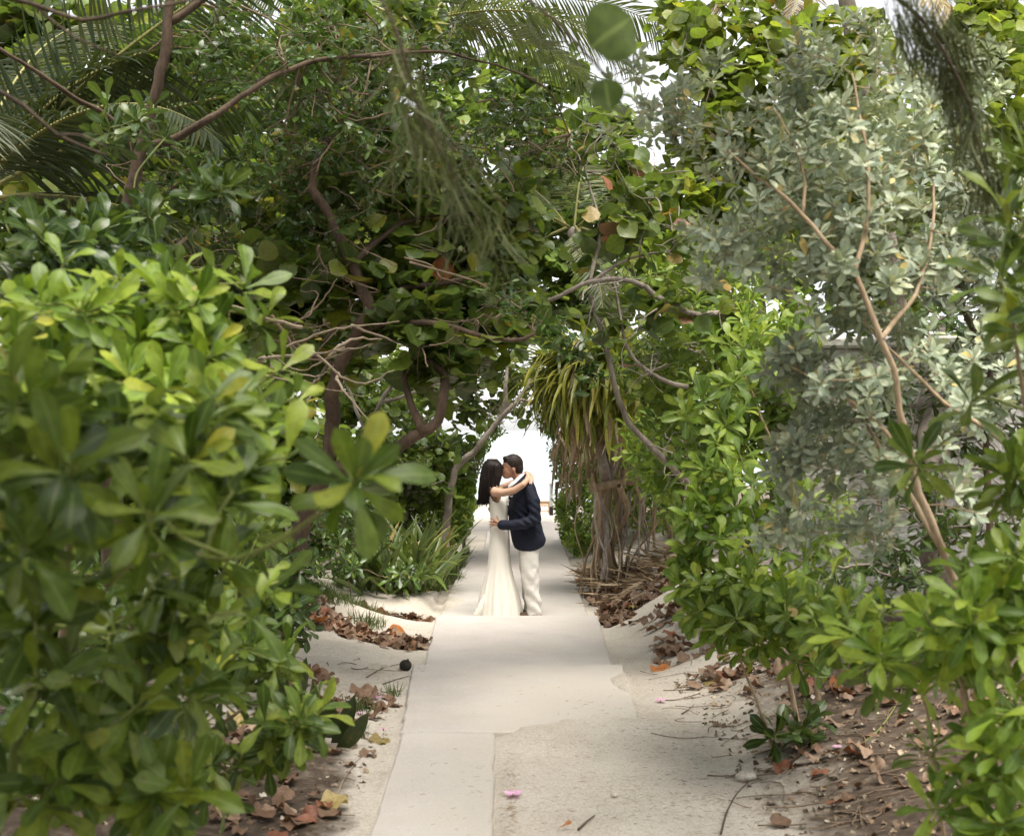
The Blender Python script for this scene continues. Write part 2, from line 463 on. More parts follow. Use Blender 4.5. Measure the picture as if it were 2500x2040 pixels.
def blob_points(blobs, rng, clear=True, margin=0):
    T = []; C = []
    for (px, py, d, rx, ry, rd, n) in blobs:
        u = ball(rng, n)
        x = px + rx * u[:, 0]; y = py + ry * u[:, 1]; dd = d + rd * u[:, 2]
        p = np.stack([(x - CX) / F * dd, dd, CAMZ + (HY - y) / F * dd], -1)
        T.append(p); C.append(np.repeat(P(px, py, d)[None], n, 0))
    T = np.vstack(T); C = np.vstack(C)
    k = T[:, 2] > ground_z(T[:, 0], T[:, 1]) + .06
    if clear:
        px, py, _ = proj(T); k &= ~in_poly(px, py)
    return T[k], C[k]

def grow(limbs, T, rng, tip=.003, wig=.16, taper=.009, pal=None, up=.25, sides=4):
    """connect every target to the nearest wood, nearest targets first"""
    nodes = np.zeros((60000, 3)); nr = np.zeros(60000); k = 0
    for pts, r0, r1 in limbs:
        m = len(pts); nodes[k:k + m] = pts; nr[k:k + m] = np.linspace(r0, r1, m); k += m
    d0 = np.min(np.linalg.norm(T[:, None] - nodes[None, :k:max(1, k // 400)], axis=2), axis=1)
    g = Geo(); ends = np.zeros_like(T)
    for i in np.argsort(d0):
        t = T[i]
        dd = np.linalg.norm(nodes[:k] - t, axis=1)
        dd = dd + .25 * np.maximum(0, nodes[:k, 2] - t[2])
        j = int(np.argmin(dd)); a = nodes[j]; L = np.linalg.norm(t - a)
        if L < 1e-3: ends[i] = (0, 0, 1); continue
        n = int(np.clip(L / .09, 3, 10))
        s = np.linspace(0, 1, n)[:, None]
        off = rng.normal(size=3) * wig * L; off2 = rng.normal(size=3) * wig * .5 * L
        pts = a + (t - a) * s + off * (s * (1 - s) * 2) + off2 * np.sin(s * 6.28) * .5
        pts[:, 2] += -up * L * (s * (1 - s))[:, 0] * .6
        r0 = min(nr[j] * .85, tip + taper * L)
        rad = np.linspace(max(r0, tip), tip, n)
        g.tube(pts, rad, sides, cap=False)
        ends[i] = pts[-1] - pts[-2]
        if k + n < 60000:
            nodes[k:k + n - 1] = pts[1:]; nr[k:k + n - 1] = rad[1:]; k += n - 1
    return g, nrm(ends)

# leaf arrangements ---------------------------------------------------------
def bare_twigs(root, limbs, blobs, rng, n, mat, near=.5):
    """leafless twigs criss-crossing the crown"""
    g = Geo(); L_ = np.vstack([l[0] for l in limbs])
    for q in range(n):
        b = blobs[int(rng.integers(len(blobs)))]; u = ball(rng, 2)
        t = P(b[0] + b[3] * u[0, 0], b[1] + b[4] * u[0, 1], b[2] - near * rng.random())
        if rng.random() < .4: s0 = L_[int(np.argmin(np.linalg.norm(L_ - t, axis=1)))]
        else: s0 = P(b[0] + b[3] * u[1, 0] * 1.2, b[1] + b[4] * u[1, 1] * 1.2, b[2] - near * rng.random())
        L0 = np.linalg.norm(t - s0)
        if L0 < .15: continue
        if in_poly(*[np.array([v]) for v in proj(t)[:2]])[0] or in_poly(*[np.array([v]) for v in proj(s0)[:2]])[0]: continue
        m1 = s0 * .66 + t * .34 + rng.normal(size=3) * .1 * L0; m2 = s0 * .33 + t * .67 + rng.normal(size=3) * .1 * L0
        pts = smooth_path([s0, m1, m2, t], .07); pts = pts + rng.normal(size=pts.shape) * .004
        r0 = rng.uniform(.0035, .009); g.tube(pts, np.linspace(r0, .002, len(pts)), 5, cap=False)
        for z in range(2):
            i = int(rng.integers(1, len(pts) - 1)); e = pts[i] + nrm(rng.normal(size=3) + nrm(t - s0)) * rng.uniform(.1, .3); g.tube(smooth_path([pts[i], (pts[i] + e) / 2 + rng.normal(size=3) * .02, e], .06), .0022, 4, cap=False)
    if g.n:
        o = g.build('bare_twig', mat, root); o['kind'] = 'stuff'

def rosettes(T, S, rng, kmin, kmax, size, spread=(18, 100), jit=.16, lenv=.3, stem=.05):
    k = rng.integers(kmin, kmax + 1, len(T)); I = np.repeat(np.arange(len(T)), k)
    J = np.concatenate([np.arange(q) for q in k]); f = J / np.maximum(k[I] - 1, 1)
    s = nrm(S)[I]
    ref = nrm(np.cross(s, np.array([.3, .8, .52]))); c = np.cross(s, ref)
    az = J * 2.39996 + (rng.random(len(T)) * 6.28)[I] + rng.normal(size=len(I)) * .2
    th = np.radians(spread[0] + (spread[1] - spread[0]) * f ** .9) + rng.normal(size=len(I)) * jit
    r = np.cos(az)[:, None] * ref + np.sin(az)[:, None] * c
    l = np.cos(th)[:, None] * s + np.sin(th)[:, None] * r
    n = s - r * .15 + rng.normal(size=(len(I), 3)) * .14
    pos = T[I] - s * (f * stem)[:, None] + r * .004
    sc = size * (.72 + .28 * np.sin(np.pi * (.25 + .6 * f))) * (1 + lenv * (rng.random(len(I)) - .5)) * (1 + .3 * (rng.random(len(T)) - .5))[I]
    it = Inst(); it.add(pos, l, n, sc)
    return it

def sprays(T, S, rng, kmin, kmax, size, length, droop=.25, lenv=.5, flat=.55, light=(.1, -.25, 1)):
    """leaves alternating along the last stretch of a twig"""
    k = rng.integers(kmin, kmax + 1, len(T)); I = np.repeat(np.arange(len(T)), k)
    J = np.concatenate([np.arange(q) for q in k]); f = J / np.maximum(k[I] - 1, 1)
    s = nrm(S)[I]
    side = nrm(np.cross(s, np.array([0, 0, 1.0])) + 1e-4) * np.where(J % 2, 1, -1)[:, None]
    pos = T[I] - s * (length * (1 - f))[:, None]
    l = side * (.9 - .5 * f)[:, None] + s * (.35 + .6 * f)[:, None] + rng.normal(size=(len(I), 3)) * .35 + np.array([0, 0, -droop])
    n = np.array(light) + rng.normal(size=(len(I), 3)) * flat
    sc = size * (1 + lenv * (rng.random(len(I)) - .5)) * (1 - .3 * f)
    it = Inst(); it.add(pos, l, n, sc)
    return it
# ------------------------------------------------------------------ ground
# slabs of the path: name, near y, far y, left x (near, far), right x (near, far), top z (near, far)
SLABS = [
    ('near', 2.2, 7.14, (-.58, -.67), (-.055, -.095), (-.045, -.112)),
    ('wide', 7.155, 9.45, (-.68, -.795), (.80, .885), (-.112, -.16)),
    ('step', 9.47, 12.40, (-.715, -.80), (.815, .905), (-.2, -.23)),
    ('couple', 12.43, 15.70, (-.80, -.80), (.845, .86), (-.335, -.34)),
    ('beyond', 15.72, 20.40, (-.80, -.72), (.87, .93), (-.345, -.35)),
    ('far', 20.42, 24.40, (-.50, -.52), (.93, .95), (-.365, -.37)),
    ('last', 24.43, 28.6, (-.5, -.5), (.93, .95), (-.39, -.4)),
]
def slab_mask(x, y, pad):
    """1 inside any slab grown by pad"""
    m = np.zeros(np.shape(x)); top = np.zeros(np.shape(x))
    for (_, y0, y1, xl, xr, z) in SLABS:
        f = np.clip((y - y0) / (y1 - y0), 0, 1)
        a = xl[0] + (xl[1] - xl[0]) * f; b = xr[0] + (xr[1] - xr[0]) * f
        i = (y > y0 - pad) & (y < y1 + pad) & (x > a - pad) & (x < b + pad)
        m = np.where(i, 1, m); top = np.where(i, z[0] + (z[1] - z[0]) * f, top)
    return m, top

def ground_z(x, y):
    x = np.asarray(x, float); y = np.asarray(y, float)
    b = np.interp(y, [-60, 0, 5, 7.2, 9.4, 9.6, 12.3, 12.6, 20, 28, 36, 48, 80], [0.1, -.03, -.1, -.145, -.2, -.25, -.285, -.385, -.41, -.45, -.75, -1.2, -2.2])
    near = sstep(11.5, 8.5, y); far = 1 - near; inland = sstep(34, 27, y)
    r = near * (.42 * sstep(1.0, 3.0, x) + .25 * sstep(3, 7, x)) + far * (.62 * sstep(.92, 2.3, x) + .3 * sstep(2.3, 6, x))
    l = near * (.2 * sstep(-.75, -2.6, x) + .25 * sstep(-2.6, -6, x)) + far * (.42 * sstep(-.95, -2.6, x) + .3 * sstep(-2.6, -6, x))
    z = b + (r + l) * inland
    # mounds and hollows of blown sand
    z = z + .10 * fbm(x * .9 + 3, y * .9, 3) * sstep(.75, 1.6, np.abs(x - .05)) + .035 * fbm(x * 4.1, y * 4.1, 3)
    z = z + .16 * np.exp(-(((x + 1.15) / .45) ** 2 + ((y - 14.2) / .9) ** 2)) + .09 * np.exp(-(((x + 1.3) / .4) ** 2 + ((y - 9.9) / .5) ** 2))
    # sand swept level with the near slab on its open side
    lv = np.interp(y, [2, 7.14, 9.45], [-.045, -.112, -.16])
    k = sstep(-.12, -.02, x) * sstep(1.35, .85, x) * sstep(8.4, 7.3, y)
    z = z * (1 - k) + (lv - .014 + .02 * fbm(x * 5, y * 5, 3)) * k
    k2 = sstep(-.02, .05, x) * sstep(7.85, 7.1, y + 1.6 * fbm(x * 2.2, y * .8 + 9, 4)) * sstep(6.6, 7.0, y)
    z = z + .022 * k2
    m, top = slab_mask(x, y, .0)
    cover = (z > top - .004) & (x > .0) & (y < 8.3)
    z = np.where((m > 0) & ~cover, np.minimum(z, top - .03), z)
    # sand drifted over some slab edges: y range, left (-1) or right (+1) edge x, reach
    for (ya, yb, sd_, ex, am) in ((12.5, 15.9, -1, -.80, .34), (9.6, 12.2, -1, -.75, .09), (7.5, 9.3, 1, .845, .2), (9.7, 12.2, 1, .86, .07), (4.0, 7.0, -1, -.62, .06), (16, 20, -1, -.76, .2)):
        am_ = am * np.clip(fbm(x * .7 + ex * 9, y * 1.5 + 3, 3) * 2 + .45, 0, 1)
        f_ = sstep(am_, am_ - .16, sd_ * (ex - x)) * sstep(ya, ya + .35, y) * sstep(yb, yb - .35, y)
        z = np.where((m > 0) & (f_ > .3), np.maximum(z, top - .018 + .034 * f_ + .006 * fbm(x * 9, y * 9, 2)), z)
    m2, top2 = slab_mask(x, y, .12)
    edge = (m2 > 0) & (m == 0)
    lim = top2 - .006 - .09 * np.clip(fbm(x * 1.7 + 40, y * 1.3, 2) + .25, 0, 1)
    z = np.where(edge & ~((x > -.05) & (y < 8)), np.minimum(z, lim), z)
    return z

def grid_axis(fine0, fine1, step, out0, out1):
    a = np.arange(fine0, fine1 + 1e-6, step)
    lo = []; v = fine0; s = step
    while v > out0: s *= 1.18; v -= s; lo.append(v)
    hi = []; v = a[-1]; s = step
    while v < out1: s *= 1.18; v += s; hi.append(v)
    return np.concatenate([lo[::-1], a, hi])

gx = grid_axis(-2.6, 3.0, .032, -420, 420)
gy = grid_axis(4.3, 17.0, .04, -60, 110)
X, Y = np.meshgrid(gx, gy)
Z = ground_z(X, Y)
nx, ny = len(gx), len(gy)
i = np.arange(ny - 1)[:, None] * nx; j = np.arange(nx - 1)[None]
GQ = np.stack([i + j, i + j + 1, i + nx + j + 1, i + nx + j], -1).reshape(-1, 4)
# dark leaf mould under the shrubs
wob = .55 * fbm(X * 1.3, Y * 1.3, 4) + .35 * fbm(X * 5, Y * 5, 3)
soil = sstep(.95, 1.75, X + wob * 1.2 - .08 * (Y - 6)) * sstep(9.8, 7.6, Y + wob * 2) + sstep(-.66, -.98, X + wob * .5) * sstep(7.9, 6.6, Y + wob * 2) + .85 * sstep(-1.9, -2.6, X + wob) * sstep(30, 24, Y) + .8 * sstep(1.7, 2.6, X + wob) * sstep(30, 24, Y)
soil = np.clip(soil, 0, 1)

m, n, N, L = new_mat('sand_and_leaf_mould')
ge = N('ShaderNodeNewGeometry'); at = N('ShaderNodeAttribute'); at.attribute_name = 'soil'
pos = ge.outputs['Position']
sand = ramp(n, [(.25, (.42, .37, .315)), (.5, (.505, .455, .395)), (.8, (.58, .535, .475))], noise(n, 1.6, 5, pos))
sand = mix(n, .5, sand, ramp(n, [(.32, (.22, .2, .17)), (.5, (.5, .5, .5)), (.75, (.72, .72, .7))], noise(n, 70, 4, pos, .7)), 'OVERLAY')
mp = N('ShaderNodeMapping'); L(pos, mp.inputs[0]); mp.inputs['Scale'].default_value = (16, 42, 16); mp.inputs['Rotation'].default_value = (0, 0, .5)
deb = noise(n, 1.0, 4, mp.outputs[0], .65)
dm = N('ShaderNodeMapRange'); L(deb, dm.inputs[0]); dm.inputs[1].default_value = .54; dm.inputs[2].default_value = .68; dm.inputs[3].default_value = 0; dm.inputs[4].default_value = .18
sand = mix(n, dm.outputs[0], sand, (.16, .115, .08))
mould = ramp(n, [(.3, (.045, .033, .025)), (.55, (.1, .074, .055)), (.75, (.22, .175, .13))], noise(n, 13, 5, pos, .65))
ns = noise(n, 9, 5, pos, .6)
ma = N('ShaderNodeMath'); ma.operation = 'MULTIPLY_ADD'; L(ns, ma.inputs[0]); ma.inputs[1].default_value = .9; L(at.outputs['Fac'], ma.inputs[2])
mk = N('ShaderNodeMapRange'); L(ma.outputs[0], mk.inputs[0]); mk.inputs[1].default_value = .72; mk.inputs[2].default_value = 1.4
cc = mix(n, mk.outputs[0], sand, mould)
pb = N('ShaderNodeBsdfPrincipled'); L(cc, pb.inputs['Base Color']); pb.inputs['Roughness'].default_value = .95; pb.inputs['Specular IOR Level'].default_value = .15
hh = N('ShaderNodeMath'); hh.operation = 'ADD'; L(noise(n, 45, 5, pos, .7), hh.inputs[0]); L(noise(n, 9, 4, pos), hh.inputs[1])
L(bump(n, hh.outputs[0], .5, .012), pb.inputs['Normal'])
o = N('ShaderNodeOutputMaterial'); L(pb.outputs[0], o.inputs[0])
M['sand'] = m
g = link('ground', mesh_np('ground', np.stack([X, Y, Z], -1).reshape(-1, 3), GQ, None, M['sand'], True, {'soil': soil.ravel()}))
tag(g, 'pale sand with dark leaf mould under the shrubs', None, None, 'structure')

# ------------------------------------------------------------------ concrete path
m, n, N, L = new_mat('worn_concrete')
ge = N('ShaderNodeNewGeometry'); pos = ge.outputs['Position']; r, _ = rnd_node(n)
c = ramp(n, [(.25, (.42, .385, .36)), (.55, (.5, .465, .44)), (.85, (.57, .54, .515))], noise(n, 1.3, 6, pos, .6))
c = mix(n, .3, c, ramp(n, [(0, (.44, .45, .42)), (1, (.56, .53, .52))], r), 'OVERLAY')
c = mix(n, .42, c, ramp(n, [(.3, (.25, .24, .22)), (.5, (.5, .5, .5)), (.72, (.68, .68, .67))], noise(n, 90, 4, pos, .75)), 'OVERLAY')
mp = N('ShaderNodeMapping'); L(pos, mp.inputs[0]); mp.inputs['Scale'].default_value = (9, 26, 9); mp.inputs['Rotation'].default_value = (0, 0, -.3)
st = noise(n, 1.0, 5, mp.outputs[0], .7)
sm = N('ShaderNodeMapRange'); L(st, sm.inputs[0]); sm.inputs[1].default_value = .57; sm.inputs[2].default_value = .74; sm.inputs[3].default_value = 0; sm.inputs[4].default_value = .1
c = mix(n, sm.outputs[0], c, (.2, .16, .12))
bs = N('ShaderNodeMapRange'); L(noise(n, .9, 6, pos, .7), bs.inputs[0]); bs.inputs[1].default_value = .5; bs.inputs[2].default_value = .72; bs.inputs[4].default_value = .3
c = mix(n, bs.outputs[0], c, (.3, .27, .23))
# sand blown over the slabs nearest the camera
sp = N('ShaderNodeSeparateXYZ'); L(pos, sp.inputs[0])
dn = noise(n, 2.4, 5, pos, .65)
dy = N('ShaderNodeMapRange'); L(sp.outputs[1], dy.inputs[0]); dy.inputs[1].default_value = 7.0; dy.inputs[2].default_value = 9.7; dy.inputs[3].default_value = 1.0; dy.inputs[4].default_value = .15
dx = N('ShaderNodeMapRange'); L(sp.outputs[0], dx.inputs[0]); dx.inputs[1].default_value = -.5; dx.inputs[2].default_value = .5; dx.inputs[3].default_value = .15; dx.inputs[4].default_value = 1.0
dp = N('ShaderNodeMath'); dp.operation = 'MULTIPLY'; L(dy.outputs[0], dp.inputs[0]); L(dx.outputs[0], dp.inputs[1])
ds = N('ShaderNodeMath'); ds.operation = 'ADD'; L(dp.outputs[0], ds.inputs[0]); L(dn, ds.inputs[1])
dk = N('ShaderNodeMapRange'); L(ds.outputs[0], dk.inputs[0]); dk.inputs[1].default_value = .52; dk.inputs[2].default_value = 1.05; dk.inputs[3].default_value = 0; dk.inputs[4].default_value = 1.0
c = mix(n, dk.outputs[0], c, mix(n, noise(n, 70, 4, pos, .7), (.42, .375, .325), (.59, .545, .485)))
pb = N('ShaderNodeBsdfPrincipled'); L(c, pb.inputs['Base Color']); pb.inputs['Roughness'].default_value = .9; pb.inputs['Specular IOR Level'].default_value = .2
L(bump(n, noise(n, 60, 5, pos, .7), .35, .008), pb.inputs['Normal'])
o = N('ShaderNodeOutputMaterial'); L(pb.outputs[0], o.inputs[0])
M['concrete'] = m
path = empty('path', (0, 9, -.2), 'path of pale concrete slabs stepping down through the sand', None, None, 'structure')
srng = np.random.default_rng(3)
def slab(y0, y1, xl, xr, z):
    """rough-edged slab with a worn top edge"""
    nu = max(10, int((y1 - y0) / .11)); nv = max(6, int((xr[0] - xl[0]) / .11))
    t = np.linspace(0, 1, nu + 1); s = np.linspace(0, 1, nv + 1)
    per = []
    for q in t: per.append((0, q))
    for q in s[1:]: per.append((q, 1))
    for q in t[::-1][1:]: per.append((1, q))
    for q in s[::-1][1:-1]: per.append((q, 0))
    per = np.array(per); seed = srng.random() * 90
    def ring(inset, dz, wob):
        v, u = per[:, 0], per[:, 1]
        a = xl[0] + (xl[1] - xl[0]) * u; b = xr[0] + (xr[1] - xr[0]) * u
        x = a + (b - a) * v; y = y0 + (y1 - y0) * u
        dx = np.where(v == 0, 1, np.where(v == 1, -1, 0)); dy = np.where(u == 0, 1, np.where(u == 1, -1, 0))
        w = wob * (fbm(x * 6 + seed, y * 6, 3) * 2)
        zz = z[0] + (z[1] - z[0]) * u + dz
        return np.stack([x + dx * (inset + np.abs(w)), y + dy * (inset + np.abs(w)), zz], -1)
    bm = bmesh.new()
    rings = [ring(0, -.16, 0), ring(0, -.03, .02), ring(.004, -.01, .022), ring(.016, 0, .024)]
    vs_ = [[bm.verts.new(p) for p in rg] for rg in rings]
    k = len(per)
    for a, b in zip(vs_[:-1], vs_[1:]):
        for q in range(k): bm.faces.new((a[q], a[(q + 1) % k], b[(q + 1) % k], b[q]))
    bm.faces.new(vs_[-1])
    bmesh.ops.recalc_face_normals(bm, faces=bm.faces)
    me = bpy.data.meshes.new('slab'); bm.to_mesh(me); bm.free(); me.materials.append(M['concrete'])
    return me
for (nm, y0, y1, xl, xr, z) in SLABS:
    link('slab', slab(y0, y1, xl, xr, z), path)

# ------------------------------------------------------------------ sea behind the beach
m, n, N, L = new_mat('sea_water')
ge = N('ShaderNodeNewGeometry')
pb = N('ShaderNodeBsdfPrincipled'); pb.inputs['Base Color'].default_value = (.3, .36, .35, 1); pb.inputs['Roughness'].default_value = .18
mp = N('ShaderNodeMapping'); L(ge.outputs['Position'], mp.inputs[0]); mp.inputs['Scale'].default_value = (.35, 1.1, 1)
L(bump(n, noise(n, 1.0, 5, mp.outputs[0]), .5, .25), pb.inputs['Normal'])
o = N('ShaderNodeOutputMaterial'); L(pb.outputs[0], o.inputs[0])
sx_ = np.linspace(-3500, 3500, 9); sy_ = np.array([44, 60, 100, 300, 1200, 5200.])
SX, SY = np.meshgrid(sx_, sy_)
i = np.arange(5)[:, None] * 9; j = np.arange(8)[None]
sea = link('sea', mesh_np('sea', np.stack([SX, SY, np.full_like(SX, -1.15)], -1).reshape(-1, 3), np.stack([i + j, i + j + 1, i + 10 + j, i + 9 + j], -1).reshape(-1, 4), None, m))
tag(sea, 'bright sea beyond the beach at the end of the path', None, None, 'structure')

# ------------------------------------------------------------------ boxes
def box(bm, c, s, rz=0, bev=.004):
    r = bmesh.ops.create_cube(bm, size=1)
    mt = Matrix.Translation(c) @ Matrix.Rotation(rz, 4, 'Z') @ Matrix.Diagonal((*s, 1))
    bmesh.ops.transform(bm, matrix=mt, verts=r['verts'])
    if bev:
        ed = list({e for v in r['verts'] for e in v.link_edges})
        bmesh.ops.bevel(bm, geom=ed, offset=bev, segments=1, affect='EDGES')
def bm_obj(name, bm, mat, parent=None, smooth=False):
    me = bpy.data.meshes.new(name); bm.to_mesh(me); bm.free(); me.materials.append(mat)
    if smooth: me.polygons.foreach_set('use_smooth', np.ones(len(me.polygons), bool))
    return link(name, me, parent)

# weathered white garden wall behind the silver shrub
M['whitewash'] = solid_mat('whitewashed_stone', (.42, .4, .36), (.72, .7, .65), 2.2, .9, .6, .03, fine=24)
wall = empty('garden_wall', (5.2, 9.7, .4), 'weathered white garden wall half hidden behind the silver shrub', 'wall')
wr = random.Random(4)
zz = .15
while zz < 2.25:
    hgt = wr.uniform(.2, .3); xx = 2.15
    while xx < 8.2:
        wdt = wr.uniform(.3, .62)
        bm = bmesh.new(); box(bm, (xx + wdt / 2, 9.8 + (xx - 2.2) * -.12 + wr.uniform(-.02, .02), zz + hgt / 2), (wdt - .02, .26, hgt - .018), -.12, .02)
        for v in bm.verts: v.co += Vector((wr.uniform(-.012, .012), wr.uniform(-.012, .012), wr.uniform(-.01, .01)))
        bm_obj('stone', bm, M['whitewash'], wall)
        xx += wdt
    zz += hgt
bm = bmesh.new(); box(bm, (5.2, 9.8 - 3.0 * .12, zz + .045), (6.3, .36, .09), -.12, .02); bm_obj('coping', bm, M['whitewash'], wall)
bm = bmesh.new(); box(bm, (5.2, 9.82 - 3.0 * .12, (zz + .15) / 2), (6.1, .2, zz - .16), -.12, 0); bm_obj('core', bm, M['whitewash'], wall)

# things at the beach end of the path
M['white_paint'] = solid_mat('white_paint', (.7, .7, .68), (.82, .82, .8), 5, .5, .1)
M['weathered_wood'] = solid_mat('weathered_wood', (.2, .12, .06), (.38, .25, .14), 6, .8, .4, .01, (1, 8, 8))
M['lamp_metal'] = solid_mat('dark_metal', (.03, .03, .03), (.07, .065, .06), 8, .5, .1)
bp = P(1346, 1262, 27.0); b0 = empty('bollard_light', bp, 'white post with a dark foot by the right edge of the far slab', 'post')
bm = bmesh.new(); box(bm, (bp[0], bp[1], bp[2] + .14), (.09, .09, .2), 0, .01); bm_obj('foot', bm, M['lamp_metal'], b0)
bm = bmesh.new(); box(bm, (bp[0], bp[1], bp[2] + .49), (.085, .085, .5), 0, .012); bm_obj('post', bm, M['white_paint'], b0)
bm = bmesh.new(); box(bm, (bp[0], bp[1], bp[2] + .76), (.12, .12, .03), 0, .008); bm_obj('cap', bm, M['white_paint'], b0)
ch = P(1312, 1252, 33.0); c0 = empty('beach_bench', ch, 'slatted wooden bench on the bright beach beyond the couple', 'bench')
for k, (dy, dz, w) in enumerate([(0, .05, .42), (.12, .2, .40), (.2, .2, .40), (.28, .2, .40), (.36, .27, .38)]):
    bm = bmesh.new(); box(bm, (ch[0], ch[1] + dy, ch[2] + dz), (w * 2, .075 if k < 4 else .025, .025 if k < 4 else .085), 0, .004)
    bm_obj('slat', bm, M['weathered_wood'], c0)
for sx in (-.34, .34):
    for dy, h in ((0, .19), (.39, .3)):
        bm = bmesh.new(); box(bm, (ch[0] + sx, ch[1] + dy, ch[2] + h / 2 - .02), (.05, .05, h), 0, .004); bm_obj('leg', bm, M['weathered_wood'], c0)
# ------------------------------------------------------------------ the couple
CD, CZ = 13.0, -.337                                   # distance along the path, top of their slab
def W(u, v, z): return Vector((u, CD + v, CZ + z))
def uz(px, py): return (px - 1250) / 223.08, (1505.5 - py) / 223.08

class Body:
    """tapered capsules and ellipsoids that are fused into one skin"""
    def __init__(s): s.bm = bmesh.new()
    def ell(s, c, r, rot=(0, 0, 0), seg=20):
        q = bmesh.ops.create_uvsphere(s.bm, u_segments=seg, v_segments=seg // 2, radius=1)
        from mathutils import Euler
        m = Matrix.Translation(W(*c)) @ Euler(rot).to_matrix().to_4x4() @ Matrix.Diagonal((*r, 1))
        bmesh.ops.transform(s.bm, matrix=m, verts=q['verts'])
    def cap(s, pts, radii, flat=1.0, seg=12):
        """chain of (u,v,z) joints with a radius each; flat squeezes the section in depth"""
        for (a, ra), (b, rb) in zip(zip(pts[:-1], radii[:-1]), zip(pts[1:], radii[1:])):
            A, B = W(*a), W(*b)
            d = B - A; L = d.length
            q = bmesh.ops.create_cone(s.bm, cap_ends=True, segments=seg, radius1=ra, radius2=rb, depth=L)
            m = Matrix.Translation((A + B) / 2) @ d.to_track_quat('Z', 'Y').to_matrix().to_4x4()
            bmesh.ops.transform(s.bm, matrix=m, verts=q['verts'])
        for a, ra in zip(pts, radii):
            q = bmesh.ops.create_uvsphere(s.bm, u_segments=seg, v_segments=8, radius=ra)
            bmesh.ops.transform(s.bm, matrix=Matrix.Translation(W(*a)), verts=q['verts'])
    def loft(s, rings):
        vs_ = [[s.bm.verts.new(p) for p in rg] for rg in rings]; k = len(rings[0])
        for a, b in zip(vs_[:-1], vs_[1:]):
            for q in range(k): s.bm.faces.new((a[q], a[(q + 1) % k], b[(q + 1) % k], b[q]))
        s.bm.faces.new(vs_[0][::-1]); s.bm.faces.new(vs_[-1])
    def fuse(s, name, mat, parent, voxel=.007, smooth=6, factor=.5, fn=None):
        bmesh.ops.recalc_face_normals(s.bm, faces=s.bm.faces)
        me = bpy.data.meshes.new('tmp'); s.bm.to_mesh(me); s.bm.free()
        t = bpy.data.objects.new('tmp', me); col.objects.link(t)
        r = t.modifiers.new('r', 'REMESH'); r.mode = 'VOXEL'; r.voxel_size = voxel
        if smooth:
            sm = t.modifiers.new('s', 'SMOOTH'); sm.iterations = smooth; sm.factor = factor
        dg = bpy.context.evaluated_depsgraph_get(); dg.update()
        out = bpy.data.meshes.new_from_object(t.evaluated_get(dg))
        bpy.data.objects.remove(t)
        nv = len(out.vertices)
        if fn is not None:
            co = np.zeros(nv * 3, np.float32); out.vertices.foreach_get('co', co); co = co.reshape(-1, 3)
            no = np.zeros(nv * 3, np.float32); out.vertex_normals.foreach_get('vector', no); no = no.reshape(-1, 3)
            co = fn(co, no); out.vertices.foreach_set('co', co.astype(np.float32).ravel()); out.update()
        out.polygons.foreach_set('use_smooth', np.ones(len(out.polygons), bool))
        out.materials.clear(); out.materials.append(mat); out.name = name
        return link(name, out, parent)

def ring(z, x0, x1, hv, n=40, vc=0.0, fold=0.0, k=9, ph=0.0, power=2.3, zf=None, vmin=None):
    a = np.arange(n) / n * 2 * math.pi
    ca = np.sign(np.cos(a)) * np.abs(np.cos(a)) ** (2 / power); sa = np.sign(np.sin(a)) * np.abs(np.sin(a)) ** (2 / power)
    f = 1 + fold * (np.cos(k * a + ph) * .6 + np.cos((k * 2 - 3) * a + ph * 2.3) * .4)
    uc, hu = (x0 + x1) / 2, (x1 - x0) / 2
    return [W(uc + hu * ca[q] * f[q], vc + hv * sa[q] * f[q], z + (zf(a[q]) if zf else 0)) for q in range(n)]

def skin_mat(name, c1, c2):
    return solid_mat(name, c1, c2, 14, .5, .08, .002, sss=.12, spec=.4)
M['skin_man'] = skin_mat('tanned_skin', (.36, .185, .12), (.44, .245, .165))
M['skin_woman'] = skin_mat('light_tan_skin', (.47, .28, .19), (.55, .345, .245))
M['hair_black'] = solid_mat('straight_black_hair', (.005, .0035, .003), (.018, .011, .009), 60, .55, .3, .003, (1, 1, .05), spec=.2)
M['hair_brown'] = solid_mat('short_brown_hair', (.008, .005, .004), (.03, .017, .012), 90, .6, .6, .004, (1, 1, .3), spec=.25)
M['silk'] = solid_mat('ivory_silk', (.78, .735, .66), (.85, .81, .74), 7, .45, .1, .004, (1, 1, .3), spec=.4)
M['navy'] = solid_mat('navy_wool', (.005, .0065, .016), (.009, .012, .028), 30, .75, .25, .003, fine=220)
M['linen'] = solid_mat('white_linen', (.7, .665, .61), (.8, .77, .72), 9, .8, .25, .004, fine=120)
M['shirt'] = solid_mat('white_shirt', (.74, .74, .74), (.82, .82, .82), 9, .7, .1)
M['shoe'] = solid_mat('brown_suede', (.07, .045, .028), (.13, .085, .055), 40, .85, .3, .002)
M['ring'] = solid_mat('pale_metal', (.7, .7, .68), (.85, .85, .83), 5, .2, 0)
M['eye'] = solid_mat('dark_eye', (.01, .008, .006), (.03, .02, .015), 5, .2, 0)
M['lip'] = solid_mat('lip', (.3, .11, .09), (.36, .14, .11), 20, .5, 0)

man = empty('person', W(.25, 0, 0), 'man in navy jacket and white trousers kissing the woman, hand on her waist', 'person')
woman = empty('person', W(-.17, 0, 0), 'dark-haired woman in long ivory sleeveless dress with arms around the man', 'person')

